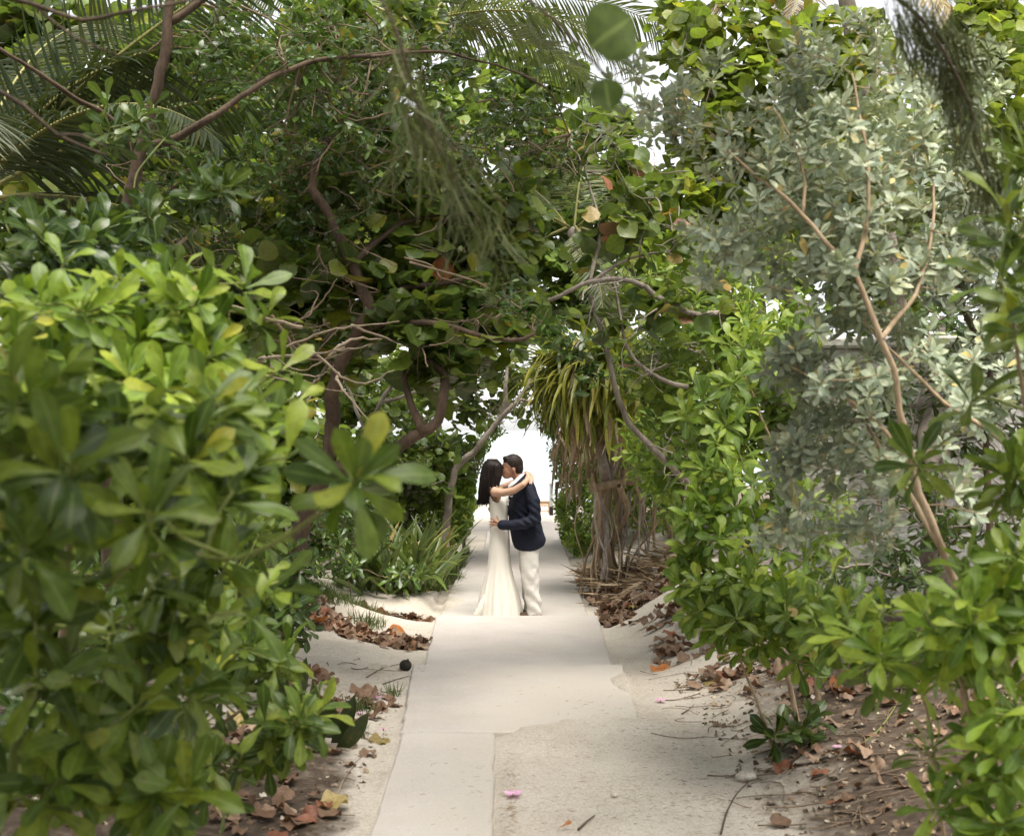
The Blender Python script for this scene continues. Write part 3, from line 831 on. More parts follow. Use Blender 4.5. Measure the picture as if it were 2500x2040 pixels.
def finger_hand(b, wrist, knuckle, up, tips, thumb, r=.0095, palm=.021):
    """palm from wrist to knuckles, four fingers of different length with a bend, a thumb from the side"""
    w = np.array(wrist); k = np.array(knuckle); up = nrm(np.array(up, float))
    b.cap([tuple(w), tuple(w * .5 + k * .5 + up * .012), tuple(k + up * .016)], [palm, palm * .98, palm * .75])
    b.cap([tuple(w), tuple(w * .5 + k * .5 - up * .016), tuple(k - up * .024)], [palm, palm * .9, palm * .65])
    for q, tp in enumerate(tips):
        base = k + up * (.03 - .0205 * q); tp = np.array(tp); mid = base * .45 + tp * .55 + np.array([0, -.006, .0]) + up * .002
        b.cap([tuple(base), tuple(mid), tuple(tp)], [r, r * .92, r * .78], seg=8)
    t0 = w * .7 + k * .3 + up * .022; t1 = np.array(thumb)
    b.cap([tuple(t0), tuple(t0 * .45 + t1 * .55 + up * .004), tuple(t1)], [r * 1.3, r * 1.05, r * .85], seg=8)

# --- man: one continuous body
b = Body()
b.ell((.004, 0, 1.655), (.105, .078, .112), (0, -.18, 0))              # cranium
b.ell((-.045, 0, 1.605), (.072, .062, .095), (0, -.12, 0))             # face
b.ell((-.06, 0, 1.545), (.05, .047, .04), (0, .25, 0))                 # jaw and chin
b.cap([(-.115, 0, 1.635), (-.131, 0, 1.602), (-.122, 0, 1.592)], [.011, .014, .012])   # nose
b.ell((-.102, 0, 1.652), (.018, .05, .012))                            # brow
b.ell((-.112, 0, 1.565), (.011, .022, .012))                           # lips
for s in (-1, 1):
    b.ell((.018, s * .08, 1.603), (.018, .01, .031), (0, -.2, s * .3))
b.cap([(.02, 0, 1.585), (.075, 0, 1.52), (.125, 0, 1.43)], [.058, .06, .075])          # neck
b.cap([(.14, 0, 1.38), (.17, 0, 1.2), (.19, 0, .98)], [.12, .12, .115])                # trunk
for s in (-1, 1):
    b.cap([(.14, s * .05, 1.38), (.175, s * .16, 1.375)], [.07, .045])
    b.cap([(.19, s * .07, .95), (.2, s * .085, .5), (.235 if s < 0 else .215, s * .085, .09)], [.085, .055, .038])
b.cap([(.18, -.17, 1.38), (.233, -.225, 1.27), (.248, -.243, 1.085)], [.04, .036, .032])
b.cap([(.248, -.243, 1.085), (.12, -.253, 1.037), (.0, -.235, 1.02), (-.125, -.188, 1.023)], [.032, .03, .028, .026])
b.cap([(.16, .17, 1.38), (.13, .248, 1.135), (-.14, .17, 1.16)], [.04, .034, .026])
finger_hand(b, (-.13, -.183, 1.025), (-.185, -.165, 1.045), (.12, 0, 1), [(-.235, -.142, 1.085), (-.246, -.135, 1.048), (-.243, -.135, 1.022), (-.228, -.14, .998)], (-.165, -.165, 1.112))
finger_hand(b, (-.14, .17, 1.16), (-.19, .15, 1.17), (0, 0, 1), [(-.25, .1, 1.2), (-.26, .1, 1.18), (-.26, .1, 1.16), (-.25, .1, 1.14)], (-.18, .15, 1.22))
body_m = b.fuse('body', M['skin_man'], man, .0052, 3, .5)
# short hair: cap over the cranium with sideburn, cut high on the neck
b = Body()
b.ell((.012, 0, 1.668), (.113, .086, .112), (0, -.2, 0))
b.ell((.055, 0, 1.62), (.072, .076, .085))
b.ell((-.05, 0, 1.722), (.055, .062, .034), (0, .25, 0))
def hair_cut(co, no):
    u = co[:, 0]; z = co[:, 2] - CZ; v = co[:, 1] - CD
    lim = np.where(u < -.055, 1.685, np.where(u < .0, 1.627 + (0 - u) * 1.0, np.where(u < .05, 1.634, 1.552)))
    low = z < lim
    co = co.copy(); c0 = np.array([.0, CD, CZ + 1.64])
    co[low] = c0 + (co[low] - c0) * .78
    q = .004 * (fbm(co[:, 0] * 90, co[:, 2] * 60 + co[:, 1] * 70, 3))
    return co + no * q[:, None]
b.fuse('hair', M['hair_brown'], man, .006, 3, .5, hair_cut)
for s in (-1,):
    b = Body(); b.ell((-.098, s * .047, 1.637), (.009, .012, .0065)); b.fuse('eye', M['eye'], man, .002, 0)
    b = Body(); b.cap([(-.112, s * .028, 1.657), (-.094, s * .055, 1.662), (-.075, s * .064, 1.655)], [.004, .0055, .004]); b.fuse('eyebrow', M['hair_brown'], man, .002, 0)

# --- jacket
b = Body()
def jk(py, x0, x1, hv, vc=0.0, zf=None):
    u0, z = uz(x0, py); u1, _ = uz(x1, py)
    return ring(z, u0, u1, hv, 44, vc, power=2.5, zf=zf)
hem = lambda a: .058 * (max(0, math.cos(a)) ** 1.5) + .03 * max(0, -math.cos(a)) ** 3
b.loft([jk(1343, 1256, 1329, .19, 0, hem), jk(1322, 1250.5, 1333, .193, 0, lambda a: .02 * max(0, math.cos(a))), jk(1300, 1246, 1327, .19), jk(1270, 1242, 1319, .18), jk(1241, 1240, 1317, .192), jk(1212, 1244, 1314, .205), jk(1193, 1250, 1309, .2), jk(1182, 1258, 1304, .17), jk(1175, 1263, 1299, .12), jk(1168, 1266, 1292, .08)])
b.cap([(.185, -.175, 1.395), (.235, -.225, 1.27), (.252, -.245, 1.08)], [.07, .072, .064])
b.cap([(.252, -.245, 1.08), (.12, -.255, 1.035), (-.0, -.235, 1.018), (-.105, -.197, 1.018)], [.066, .062, .056, .056])
b.cap([(.16, .175, 1.395), (.13, .25, 1.13), (-.1, .18, 1.155)], [.07, .062, .054])
def jk_fn(co, no):
    u = co[:, 0]; v = co[:, 1] - CD; z = co[:, 2] - CZ
    # creases round the elbow and across the back, plus the back vent
    el = np.exp(-(((u - .2) / .13) ** 2 + ((z - 1.1) / .16) ** 2)) * (v < -.12)
    q = .008 * el * np.sin((z * .8 + u * .6) * 95 + 3 * fbm(u * 6, z * 6, 2)) + .006 * fbm(u * 16 + 5, z * 9, 3) + .0018 * np.sin((z - u * .5) * 40 + v * 9 + 6 * fbm(u * 5, z * 5, 2)) * np.exp(-((z - 1.22) / .2) ** 2)
    vent = (u > .2) & (z < .98); w = np.exp(-((v + .055 - (z - .8) * .05) / .012) ** 2) * vent
    q = q - .03 * w
    hem_sharp = 0
    return co + no * q[:, None]
jacket = b.fuse('jacket', M['navy'], man, .0068, 5, .5, jk_fn)
# lapel / collar band round the neck, shirt collar above it
def band(name, path_pts, widths, thick, mat, parent, n=14):
    g = Geo(); pts = smooth_path(np.array([list(W(*p)) for p in path_pts]), .015)
    wd = np.interp(np.linspace(0, 1, len(pts)), np.linspace(0, 1, len(widths)), widths)
    t = nrm(np.gradient(pts, axis=0)); c = np.array([.13, CD, CZ + 1.42]); out = nrm(pts - c); up = nrm(np.cross(out, t)); up = np.where(up[:, 2:3] < 0, -up, up)
    a = np.arange(8) / 8 * 2 * math.pi
    V = pts[:, None] + (np.cos(a)[None, :, None] * up[:, None] * wd[:, None, None]) + np.sin(a)[None, :, None] * out[:, None] * thick
    m_ = len(pts); i = np.arange(m_ - 1)[:, None] * 8; j = np.arange(8)[None]; j2 = (j + 1) % 8
    g.add(V.reshape(-1, 3), np.stack([i + j, i + j2, i + 8 + j2, i + 8 + j], -1).reshape(-1, 4))
    return g.build(name, mat, parent)
band('shirt_collar', [(-.035, -.045, 1.425), (.015, -.075, 1.46), (.06, -.078, 1.505), (.105, -.055, 1.548), (.122, 0, 1.562), (.105, .055, 1.548), (.05, .078, 1.5), (-.03, .045, 1.43)], [.02, .03, .03, .026, .024, .026, .03, .02], .008, M['shirt'], man)
b = Body(); b.ell((.03, 0, 1.4), (.07, .09, .1)); b.ell((-.0, 0, 1.3), (.05, .08, .12)); b.fuse('shirt', M['shirt'], man, .01, 2)
band('lapel', [(-.03, -.1, 1.29), (-.012, -.115, 1.36), (.035, -.112, 1.425), (.09, -.09, 1.49), (.14, -.045, 1.527), (.15, 0, 1.53), (.13, .06, 1.515), (.07, .11, 1.45), (-.02, .11, 1.36)], [.012, .03, .03, .024, .022, .022, .024, .03, .012], .009, M['navy'], man)
g = Geo(); pc = np.array([list(W(-.023, -.172, 1.328)), list(W(-.008, -.186, 1.322)), list(W(.008, -.194, 1.332))]); g.tube(smooth_path(pc, .004), .0055, 6); g.build('pocket_square', M['shirt'], man)
# --- trousers
b = Body()
def tr(px, py): return uz(px, py)
for s, xs in ((-1, [(1293, 1322, .118), (1291, 1360, .108), (1294, 1410, .094), (1300, 1455, .084), (1305, 1493, .079)]), (1, [(1291, 1322, .112), (1289, 1360, .1), (1290, 1410, .088), (1294, 1455, .08), (1298, 1492, .076)])):
    pts = []; rr = []
    for x, y, r in xs:
        u, z = uz(x, y); pts.append((u, s * (.085 if y > 1340 else .065), z)); rr.append(r)
    b.cap(pts, rr, seg=18)
b.ell((.19, 0, .9), (.125, .15, .13))
def tr_fn(co, no):
    u = co[:, 0]; v = co[:, 1] - CD; z = co[:, 2] - CZ
    q = .007 * np.sin((z * 1.0 + u * 1.1) * 38 + 9 * fbm(u * 7 + v * 5, z * 4, 3)) * sstep(.7, .3, z) + .02 * fbm(u * 12 + v * 9, z * 11, 4)
    co = co + no * q[:, None]
    co[:, 2] = np.maximum(co[:, 2], CZ + .028 + .012 * np.sin(u * 60))
    return co
b.fuse('trousers', M['linen'], man, .009, 4, .5, tr_fn)
for s, u0, yaw in ((-1, .235, 0.25), (1, .215, -.1)):
    b = Body(); b.ell((u0 + .01, s * .085, .05), (.06, .038, .05)); b.ell((u0 - .1, s * .085 - .02 * yaw, .032), (.075, .042, .034)); b.ell((u0 - .04, s * .085, .014), (.135, .043, .014))
    b.fuse('shoe', M['shoe'], man, .006, 3, .5, lambda co, no: np.column_stack([co[:, :2], np.maximum(co[:, 2], CZ + .004)]))

# --- woman: one continuous body
b = Body()
b.ell((-.2, .02, 1.62), (.088, .075, .108), (0, .15, .5))
b.ell((-.155, .045, 1.585), (.06, .055, .08), (0, .1, .5))
b.cap([(-.118, .066, 1.6), (-.1, .078, 1.572)], [.01, .012])
b.ell((-.15, .045, 1.53), (.038, .036, .03))
for s in (-1, 1): b.ell((-.21 + s * -.0, .02 + s * .078, 1.6), (.014, .009, .026))
b.ell((-.112, .07, 1.555), (.012, .018, .01))
b.cap([(-.2, .01, 1.55), (-.2, .01, 1.47), (-.19, .01, 1.4)], [.047, .045, .06])
b.cap([(-.175, 0, 1.36), (-.155, 0, 1.22), (-.155, 0, 1.05), (-.145, 0, .93)], [.092, .088, .08, .1])
b.cap([(-.18, 0, 1.385), (-.185, -.125, 1.375)], [.062, .05]); b.cap([(-.18, 0, 1.385), (-.17, .125, 1.375)], [.062, .05])
for s in (-1, 1): b.cap([(-.145, s * .06, .9), (-.14, s * .06, .48), (-.13, s * .06, .06)], [.08, .05, .032])
b.cap([(-.188, -.135, 1.367), (-.10, -.195, 1.362), (.02, -.252, 1.392), (.115, -.272, 1.452)], [.05, .043, .038, .034])       # near upper arm
b.cap([(.115, -.272, 1.452), (.16, -.2, 1.495), (.17, -.1, 1.53)], [.034, .03, .023])
b.cap([(-.165, .13, 1.37), (-.06, .2, 1.42), (.06, .215, 1.475)], [.048, .04, .034]); b.cap([(.06, .215, 1.475), (.13, .1, 1.545), (.165, -.01, 1.573)], [.034, .03, .022])
finger_hand(b, (.17, -.1, 1.53), (.175, -.03, 1.535), (.25, 0, 1), [(.175, .05, 1.52), (.17, .055, 1.515), (.17, .05, 1.51), (.175, .045, 1.505)], (.16, -.03, 1.57))
# far hand lying over the near wrist, fingers hanging down the back of the jacket
finger_hand(b, (.165, -.02, 1.575), (.195, -.13, 1.545), (.55, 0, .1), [(.235, -.2, 1.468), (.212, -.215, 1.455), (.192, -.222, 1.46), (.172, -.215, 1.475)], (.155, -.13, 1.51), r=.0088, palm=.019)
b.fuse('body', M['skin_woman'], woman, .0052, 3, .5)
g = Geo(); a = np.linspace(0, 6.28, 13); rc = np.array(list(W(.204, -.178, 1.502))); g.tube(np.array([rc + np.array([math.cos(q) * .0105, math.sin(q) * .006, math.sin(q) * .009]) for q in a]), .0025, 6); g.build('ring', M['ring'], woman)
# long straight hair
b = Body()
b.ell((-.213, .0, 1.632), (.104, .098, .092), (0, 0, 0))
b.cap([(-.225, .0, 1.62), (-.25, -.01, 1.5), (-.27, -.02, 1.38), (-.305, -.02, 1.27)], [.108, .108, .088, .062])
b.cap([(-.17, -.05, 1.63), (-.165, -.07, 1.54), (-.185, -.075, 1.45), (-.235, -.09, 1.36)], [.062, .056, .05, .04])
b.cap([(-.28, -.02, 1.5), (-.31, -.03, 1.36), (-.34, -.03, 1.245)], [.075, .062, .032])
def hair_fn(co, no):
    u = co[:, 0]; v = co[:, 1] - CD; z = co[:, 2] - CZ
    q = .0028 * np.sin(np.arctan2(v, u + .24 + (1.6 - z) * .2) * 31 + z * 3 + 2 * fbm(u * 9, z * 3, 2)) * sstep(1.72, 1.6, z)
    co = co + no * q[:, None]
    lo = z < 1.24; co[lo, 2] = CZ + 1.24 - (CZ + 1.24 - co[lo, 2]) * .4
    return co
b.fuse('hair', M['hair_black'], woman, .0065, 5, .5, hair_fn)
# loose strands over the fall of hair
hr = np.random.default_rng(8); g = Geo()
for q in range(150):
    az = hr.uniform(0, 6.283); ca, sa = math.cos(az), math.sin(az); k1 = hr.uniform(.9, 1.06); e = hr.normal() * .012
    front = max(0, ca) * .5
    p = [(-.215 + .05 * ca, .05 * sa, 1.722), (-.215 + .108 * ca * k1, .1 * sa * k1, 1.64), (-.235 + .105 * ca * k1, -.005 + .105 * sa * k1, 1.53), (-.26 + .098 * ca * k1 - front * .05, -.015 + .1 * sa * k1 + e, 1.42), (-.285 + .082 * ca * k1 - front * .06, -.02 + .085 * sa * k1 + e, 1.31), (-.315 + .06 * ca * k1 + e, -.025 + .06 * sa * k1, 1.235 + hr.normal() * .018)]
    pts = smooth_path(np.array([list(W(*v)) for v in p]), .03); g.tube(pts, np.linspace(.004, .0022, len(pts)), 4, cap=False)
st = g.build('hair_strand', M['hair_black'], woman); st['kind'] = 'stuff'
# dress: open shell with armholes, flaring to a folded hem and a small train
def dress_ring(py, x0, x1, hv, fold=0.0, zf=None, n=96, vc=0.0):
    u0, z = uz(x0, py); u1, _ = uz(x1, py)
    return ring(z, u0, u1, hv, n, vc, fold, 11, .7, 2.1, zf)
def neckline(a):
    # a: 0 = her front (towards the man), pi = her back, -pi/2 = camera side
    c = math.cos(a); s = abs(math.sin(a))
    return -.165 * s ** 2.5 - (.02 if c > 0 else .0) * (c ** 2)
R_ = [dress_ring(1505.2, 1163, 1276, .25, .085), dress_ring(1497, 1164, 1275, .245, .085), dress_ring(1475, 1167.5, 1271, .228, .075), dress_ring(1447, 1172, 1264.5, .205, .062), dress_ring(1420, 1180, 1257, .182, .045), dress_ring(1395, 1187, 1250.5, .165, .026), dress_ring(1368, 1192.5, 1245, .155, .01), dress_ring(1340, 1193, 1245.5, .158, .004), dress_ring(1312, 1196, 1244.5, .15), dress_ring(1285, 1198, 1241, .135), dress_ring(1262, 1197.5, 1240, .125), dress_ring(1242, 1195, 1240.5, .13), dress_ring(1226, 1193, 1240, .135),
      dress_ring(1213, 1191.5, 1238, .135, 0, lambda a: .33 * neckline(a)), dress_ring(1202, 1191.5, 1234, .132, 0, lambda a: .66 * neckline(a)), dress_ring(1193, 1193, 1229, .128, 0, neckline)]
bm = bmesh.new(); vs_ = [[bm.verts.new(p) for p in rg] for rg in R_]; k = len(R_[0])
for a_, b_ in zip(vs_[:-1], vs_[1:]):
    for q in range(k): bm.faces.new((a_[q], a_[(q + 1) % k], b_[(q + 1) % k], b_[q]))
bmesh.ops.recalc_face_normals(bm, faces=bm.faces)
me = bpy.data.meshes.new('dress'); bm.to_mesh(me); bm.free(); me.materials.append(M['silk']); me.polygons.foreach_set('use_smooth', np.ones(len(me.polygons), bool))
dress = link('dress', me, woman)
md = dress.modifiers.new('t', 'SOLIDIFY'); md.thickness = .004; md.offset = -1
md = dress.modifiers.new('s', 'SUBSURF'); md.levels = 1; md.render_levels = 1
for s in (-1, 1):
    band('strap', [(-.255, s * .085, 1.385), (-.235, s * .105, 1.42), (-.2, s * .108, 1.437), (-.15, s * .1, 1.42), (-.105, s * .08, 1.37)], [.022, .02, .018, .02, .022], .006, M['silk'], woman)
band('train', [(-.30, -.22, .26), (-.335, -.235, .16), (-.36, -.235, .08), (-.385, -.22, .02)], [.015, .03, .04, .05], .015, M['silk'], woman)
# ------------------------------------------------------------------ plants
UP = np.array([0, 0, 1.0])

def limb_list(*specs):
    """each spec: ((px,py,d),...) path, r0, r1 -> smoothed limbs"""
    return [(smooth_path(PP(*p), .07), r0, r1) for p, r0, r1 in specs]

def bark_limbs(root, limbs, mat, rng, sides=9, trunks=1, knob=.12):
    for q, (pts, r0, r1) in enumerate(limbs):
        g = Geo(); m_ = len(pts)
        t = np.linspace(0, 1, m_)
        rad = (r0 + (r1 - r0) * t ** .8) * (1 + knob * (fbm(t * 14 + q * 7, t * 0 + q, 3) * 2))
        wv = np.stack([fbm(t * L_ * 2.2 + q * 5 + k_ * 13, t * 0 + q * 3.1, 3) for k_ in range(3)], -1) if (L_ := np.linalg.norm(np.diff(pts, axis=0), axis=1).sum()) else 0
        pts = pts + rng.normal(size=pts.shape) * r0 * .06 + wv * (.05 + r0) * np.sin(np.pi * t)[:, None]
        g.tube(pts, rad, 10 if r0 > .03 else 6)
        g.build('trunk' if q < trunks else 'branch', mat, root)

def shrub(name, label, cat, limbs, blobs, kind, lmat, bmat, seed, size, k=(8, 13), n_single=300, group=None, arr='rosette', tilt=(.1, -.3, 1.0), out=.8, tip=.0035, length=.25, spread=(22, 118), twmat=None, clear=True, accent=(), base=None, trunks=1, flat=.55, droop=.25, taper=.009, wig=.16, lenv=.4, bare=0, baremat=None):
    rng = np.random.default_rng(seed)
    T, C = blob_points(blobs, rng, clear)
    b0 = limbs[0][0][0] if base is None else base
    root = empty(name, b0, label, cat, group)
    bark_limbs(root, limbs, bmat, rng, trunks=trunks)
    g, ends = grow(limbs, T, rng, tip=tip, taper=taper, wig=wig)
    tw = g.build('twig', twmat or bmat, root); tw['kind'] = 'stuff'
    if bare: bare_twigs(root, limbs, blobs, rng, bare, baremat or M['twig_pale'], .9)
    o_ = nrm(T - C)
    S = nrm(np.array(tilt) + o_ * out + ends * .5 + rng.normal(size=T.shape) * .18)
    if arr == 'rosette': it = rosettes(T, S, rng, k[0], k[1], size, spread)
    else: it = sprays(T, nrm(ends + rng.normal(size=T.shape) * .3 + np.array([0, 0, .1])), rng, k[0], k[1], size, length, droop, lenv, flat)
    emit(root, it, kind, lmat, rng, n_single, clear=clear, accent=accent)
    return root

def G(px, d):
    """ground point under photo column px at distance d, as a (px, py, d) triple"""
    x = (px - CX) / F * d; z = float(ground_z(np.array([x]), np.array([d]))[0]) - .05
    return (px, HY - (z - CAMZ) / d * F, d)

YL = ((.006, M['yellow_leaf']),)

# --- left foreground: big-leaved shrubs
shrub('sea_lettuce_bush', 'large blurred big-leaved bush filling the lower left corner', 'shrub',
      limb_list(((G(-150, 2.9), (60, 1750, 2.7), (160, 1400, 2.5), (180, 1100, 2.4)), .018, .007),
                ((G(-100, 3.0), (200, 1800, 2.95), (420, 1600, 3.0), (520, 1500, 3.0)), .014, .006),
                (((60, 1750, 2.7), (330, 1390, 2.5), (600, 1350, 2.35), (780, 1255, 2.25), (862, 1175, 2.22)), .0065, .004)),
      [(40, 1010, 2.1, 70, 60, 0.2, 4), (150, 1130, 2.15, 80, 60, 0.2, 5), (30, 1290, 2.1, 80, 90, 0.2, 5), (210, 1010, 2.3, 80, 60, 0.2, 4), (370, 1265, 2.2, 60, 50, 0.15, 3), (300, 1120, 2.4, 70, 60, 0.2, 4), (466, 1090, 2.5, 90, 70, 0.2, 6), (532, 1180, 2.6, 70, 70, 0.2, 5), (510, 990, 2.7, 80, 60, 0.2, 5), (598, 1010, 2.75, 40, 40, 0.1, 2), (582, 1110, 2.8, 40, 50, 0.1, 2), (160, 1400, 2.5, 110, 70, 0.3, 6), (420, 1420, 2.8, 90, 60, 0.3, 6), (150, 1650, 2.5, 70, 60, 0.2, 4), (60, 1530, 2.6, 90, 90, 0.3, 6), (330, 1560, 2.9, 110, 80, 0.3, 8), (250, 1760, 2.8, 130, 90, 0.3, 10), (466, 1680, 3.1, 100, 80, 0.3, 9), (80, 1900, 2.8, 130, 100, 0.3, 8), (400, 1900, 3.0, 140, 90, 0.3, 9), (544, 1330, 3.0, 60, 50, 0.2, 3), (866, 1165, 2.22, 10, 10, 0.02, 2), (860, 1185, 2.24, 6, 6, 0.02, 1), (640, 1040, 2.9, 14, 14, 0.05, 1), (700, 1120, 2.8, 14, 14, 0.05, 1), (590, 1290, 2.9, 14, 14, 0.05, 1), (690, 1420, 3.2, 20, 20, 0.05, 1), (620, 1480, 3.1, 14, 14, 0.05, 1)],
      'spat', M['lettuce'], M['stem_green'], 101, .132, (6, 10), 300, clear=False, twmat=M['stem_green'], tip=.0035, accent=YL)
shrub('sea_lettuce_bush', 'bright big-leaved bush at mid left below the brown trunks', 'shrub',
      limb_list(((G(300, 4.2), (330, 1500, 4.0), (380, 1100, 3.9), (400, 900, 3.8)), .018, .007), ((G(200, 4.3), (150, 1400, 4.0), (160, 1000, 3.9)), .016, .007), (((380, 1100, 3.9), (520, 900, 3.7), (560, 760, 3.7)), .01, .005)),
      [(432, 740, 3.6, 80, 50, 0.25, 9), (481, 750, 3.7, 50, 40, 0.2, 5), (499, 840, 3.6, 50, 60, 0.2, 6), (458, 870, 3.5, 70, 60, 0.25, 9), (380, 830, 3.6, 80, 60, 0.25, 9), (230, 760, 3.5, 90, 50, 0.25, 9), (90, 740, 3.4, 80, 60, 0.25, 7), (40, 870, 3.3, 70, 70, 0.25, 6), (190, 890, 3.5, 90, 60, 0.3, 10), (340, 950, 3.4, 90, 60, 0.3, 10), (436, 970, 3.4, 80, 60, 0.3, 9), (499, 960, 3.5, 60, 60, 0.2, 6), (535, 930, 3.7, 40, 40, 0.15, 3), (120, 980, 3.3, 90, 60, 0.3, 7), (300, 1080, 3.6, 200, 110, 0.3, 10), (472, 1120, 3.7, 120, 120, 0.3, 7), (600, 700, 3.6, 14, 14, 0.05, 1), (645, 770, 3.6, 14, 14, 0.05, 1), (520, 690, 3.6, 14, 14, 0.05, 1), (440, 675, 3.7, 14, 14, 0.05, 1), (690, 890, 3.5, 14, 14, 0.05, 1), (730, 980, 3.3, 14, 14, 0.05, 1), (660, 1010, 3.4, 14, 14, 0.05, 1), (300, 670, 3.7, 20, 14, 0.05, 1), (150, 640, 3.6, 20, 14, 0.05, 1)],
      'spat', M['lettuce_fresh'], M['bark_tan'], 102, .125, (6, 10), 300, clear=False, twmat=M['stem_green'], tip=.0035, accent=YL)
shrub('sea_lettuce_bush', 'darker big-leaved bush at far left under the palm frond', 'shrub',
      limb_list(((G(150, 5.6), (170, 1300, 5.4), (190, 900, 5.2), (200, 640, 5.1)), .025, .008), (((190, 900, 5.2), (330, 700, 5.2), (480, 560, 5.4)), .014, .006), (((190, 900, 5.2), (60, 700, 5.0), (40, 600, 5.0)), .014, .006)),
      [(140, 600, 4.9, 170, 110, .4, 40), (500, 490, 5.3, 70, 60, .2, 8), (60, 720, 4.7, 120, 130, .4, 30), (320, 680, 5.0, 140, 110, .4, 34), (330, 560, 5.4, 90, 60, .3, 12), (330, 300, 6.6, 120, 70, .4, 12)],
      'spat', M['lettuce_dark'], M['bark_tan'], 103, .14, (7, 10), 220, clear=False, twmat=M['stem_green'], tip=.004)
shrub('sea_lettuce_bush', 'low dark bush spilling over the soil beside the near slab', 'shrub',
      limb_list(((G(360, 4.6), (480, 1840, 4.4), (600, 1720, 4.3)), .014, .006), ((G(360, 4.6), (380, 1700, 4.4), (520, 1500, 4.5)), .014, .006)),
      [(690, 1760, 4.2, 95, 110, 0.25, 22), (520, 1600, 4.4, 130, 140, 0.35, 34), (600, 1440, 4.8, 70, 70, 0.3, 14), (440, 1850, 4.2, 180, 130, 0.35, 30), (690, 1600, 4.6, 45, 60, 0.2, 7), (610, 1290, 5.2, 90, 60, 0.3, 12)],
      'spat', M['lettuce'], M['bark_tan'], 104, .125, (6, 9), 240, clear=True, twmat=M['stem_green'], tip=.0035, accent=YL)

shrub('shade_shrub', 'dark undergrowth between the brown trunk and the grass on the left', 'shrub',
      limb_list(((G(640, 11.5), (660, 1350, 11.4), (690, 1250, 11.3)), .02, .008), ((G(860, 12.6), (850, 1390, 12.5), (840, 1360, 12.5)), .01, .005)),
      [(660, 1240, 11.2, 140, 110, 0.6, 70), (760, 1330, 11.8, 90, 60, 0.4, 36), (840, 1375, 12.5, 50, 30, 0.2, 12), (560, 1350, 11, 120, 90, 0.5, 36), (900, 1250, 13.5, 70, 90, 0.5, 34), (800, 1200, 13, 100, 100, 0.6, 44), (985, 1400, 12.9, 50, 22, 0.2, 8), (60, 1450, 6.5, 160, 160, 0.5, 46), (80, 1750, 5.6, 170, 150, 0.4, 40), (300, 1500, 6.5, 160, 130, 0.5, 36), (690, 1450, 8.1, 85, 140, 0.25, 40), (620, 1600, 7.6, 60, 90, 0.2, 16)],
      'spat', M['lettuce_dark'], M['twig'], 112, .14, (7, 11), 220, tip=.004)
def beside(label, base, blobs, seed, via=()):  # trees out of view, put in for the shade they cast
    """unseen tree added for its shade beside or behind the photographer, in metres: blobs (x, y, z, rx, ry, rz, n)"""
    rng = np.random.default_rng(seed); T = []; C = []
    for (x, y, z, rx, ry, rz, n_) in blobs:
        T.append(np.array([x, y, z]) + ball(rng, n_) * np.array([rx, ry, rz])); C.append(np.repeat(np.array([[x, y, z]]), n_, 0))
    T = np.vstack(T); C = np.vstack(C); px, py, dd_ = proj(T)
    ok = (T[:, 2] > .1) & ~((T[:, 1] > .5) & (px > -260) & (px < 2760) & (py > -260))
    T = T[ok]; C = C[ok]; b0 = np.array(base); c = C.mean(0)
    limbs = [(smooth_path([b0, *[np.array(v_) for v_ in via], c] if via else [b0, b0 * .5 + c * .5 + np.array([.1, .1, 0]), c], .12), .1, .04)] + [(smooth_path([c, (c + np.array(b[:3])) / 2 + np.array([0, 0, .15]), np.array(b[:3])], .12), .05, .015) for b in blobs]
    root = empty('added_shade_tree', b0, label, 'tree', 'unseen trees added to shade the near end of the path')
    bark_limbs(root, limbs, M['bark_brown'], rng)
    g, ends = grow(limbs, T, rng, tip=.005, taper=.01); g.build('twig', M['bark_brown'], root)['kind'] = 'stuff'
    it = sprays(T, nrm(ends + (T - C) * .3), rng, 5, 8, .26, .4, .25, .5, .6)
    pos, R, S = it.get(); joined('foliage', 'round', pos, R, S, M['grape'], root, rng)
beside('unseen tree added left of the photographer to shade the lower left', (-3.4, .3, 0), [(-2.6, .4, 1.2, .9, 1.6, 1.3, 90), (-2.9, -1.4, 1.6, 1.0, 1.5, 1.6, 90), (-1.9, 1.0, 3.3, 1.3, 1.5, .7, 90), (-2.4, 3.2, 3.9, 1.2, 1.4, .6, 80), (-.6, .4, 3.6, 1.2, 1.6, .5, 130), (.7, .6, 3.6, 1.2, 1.4, .5, 60)], 601)
beside('unseen tree added right of the photographer to cut light from that side', (3.6, .2, 0), [(2.8, .2, 1.2, .9, 1.5, 1.3, 80), (3.0, -1.6, 1.6, 1.0, 1.5, 1.6, 80), (2.6, 1.6, 3.4, 1.0, 1.3, .6, 50)], 602)
beside('unseen tree added behind the photographer to cut the light from there', (.6, -4.6, 0), [(-1.2, -4, 1.6, 1.6, .9, 1.7, 110), (1.4, -4, 1.6, 1.6, .9, 1.7, 110), (0, -3.6, 3.9, 2.4, 1.2, .8, 110)], 603)
beside('unseen tree added above the frame to shade the near end of the path', (-3.6, 4.2, 0), [(.2, 4.4, 4.6, 1.2, 1.1, .5, 36), (-1.3, 5.4, 4.9, .9, 1.0, .5, 44), (.9, 4.6, 4.9, .7, 1.0, .5, 20), (.4, 6.8, 5.3, 1.0, 1.0, .5, 36), (.8, 3.2, 4.2, 1.0, .8, .5, 26), (.2, 8.2, 5.9, .9, .8, .5, 26)], 604, ((-3.6, 4.2, 2.2), (-3.2, 4.2, 4.4), (-1.9, 4.5, 5.0)))
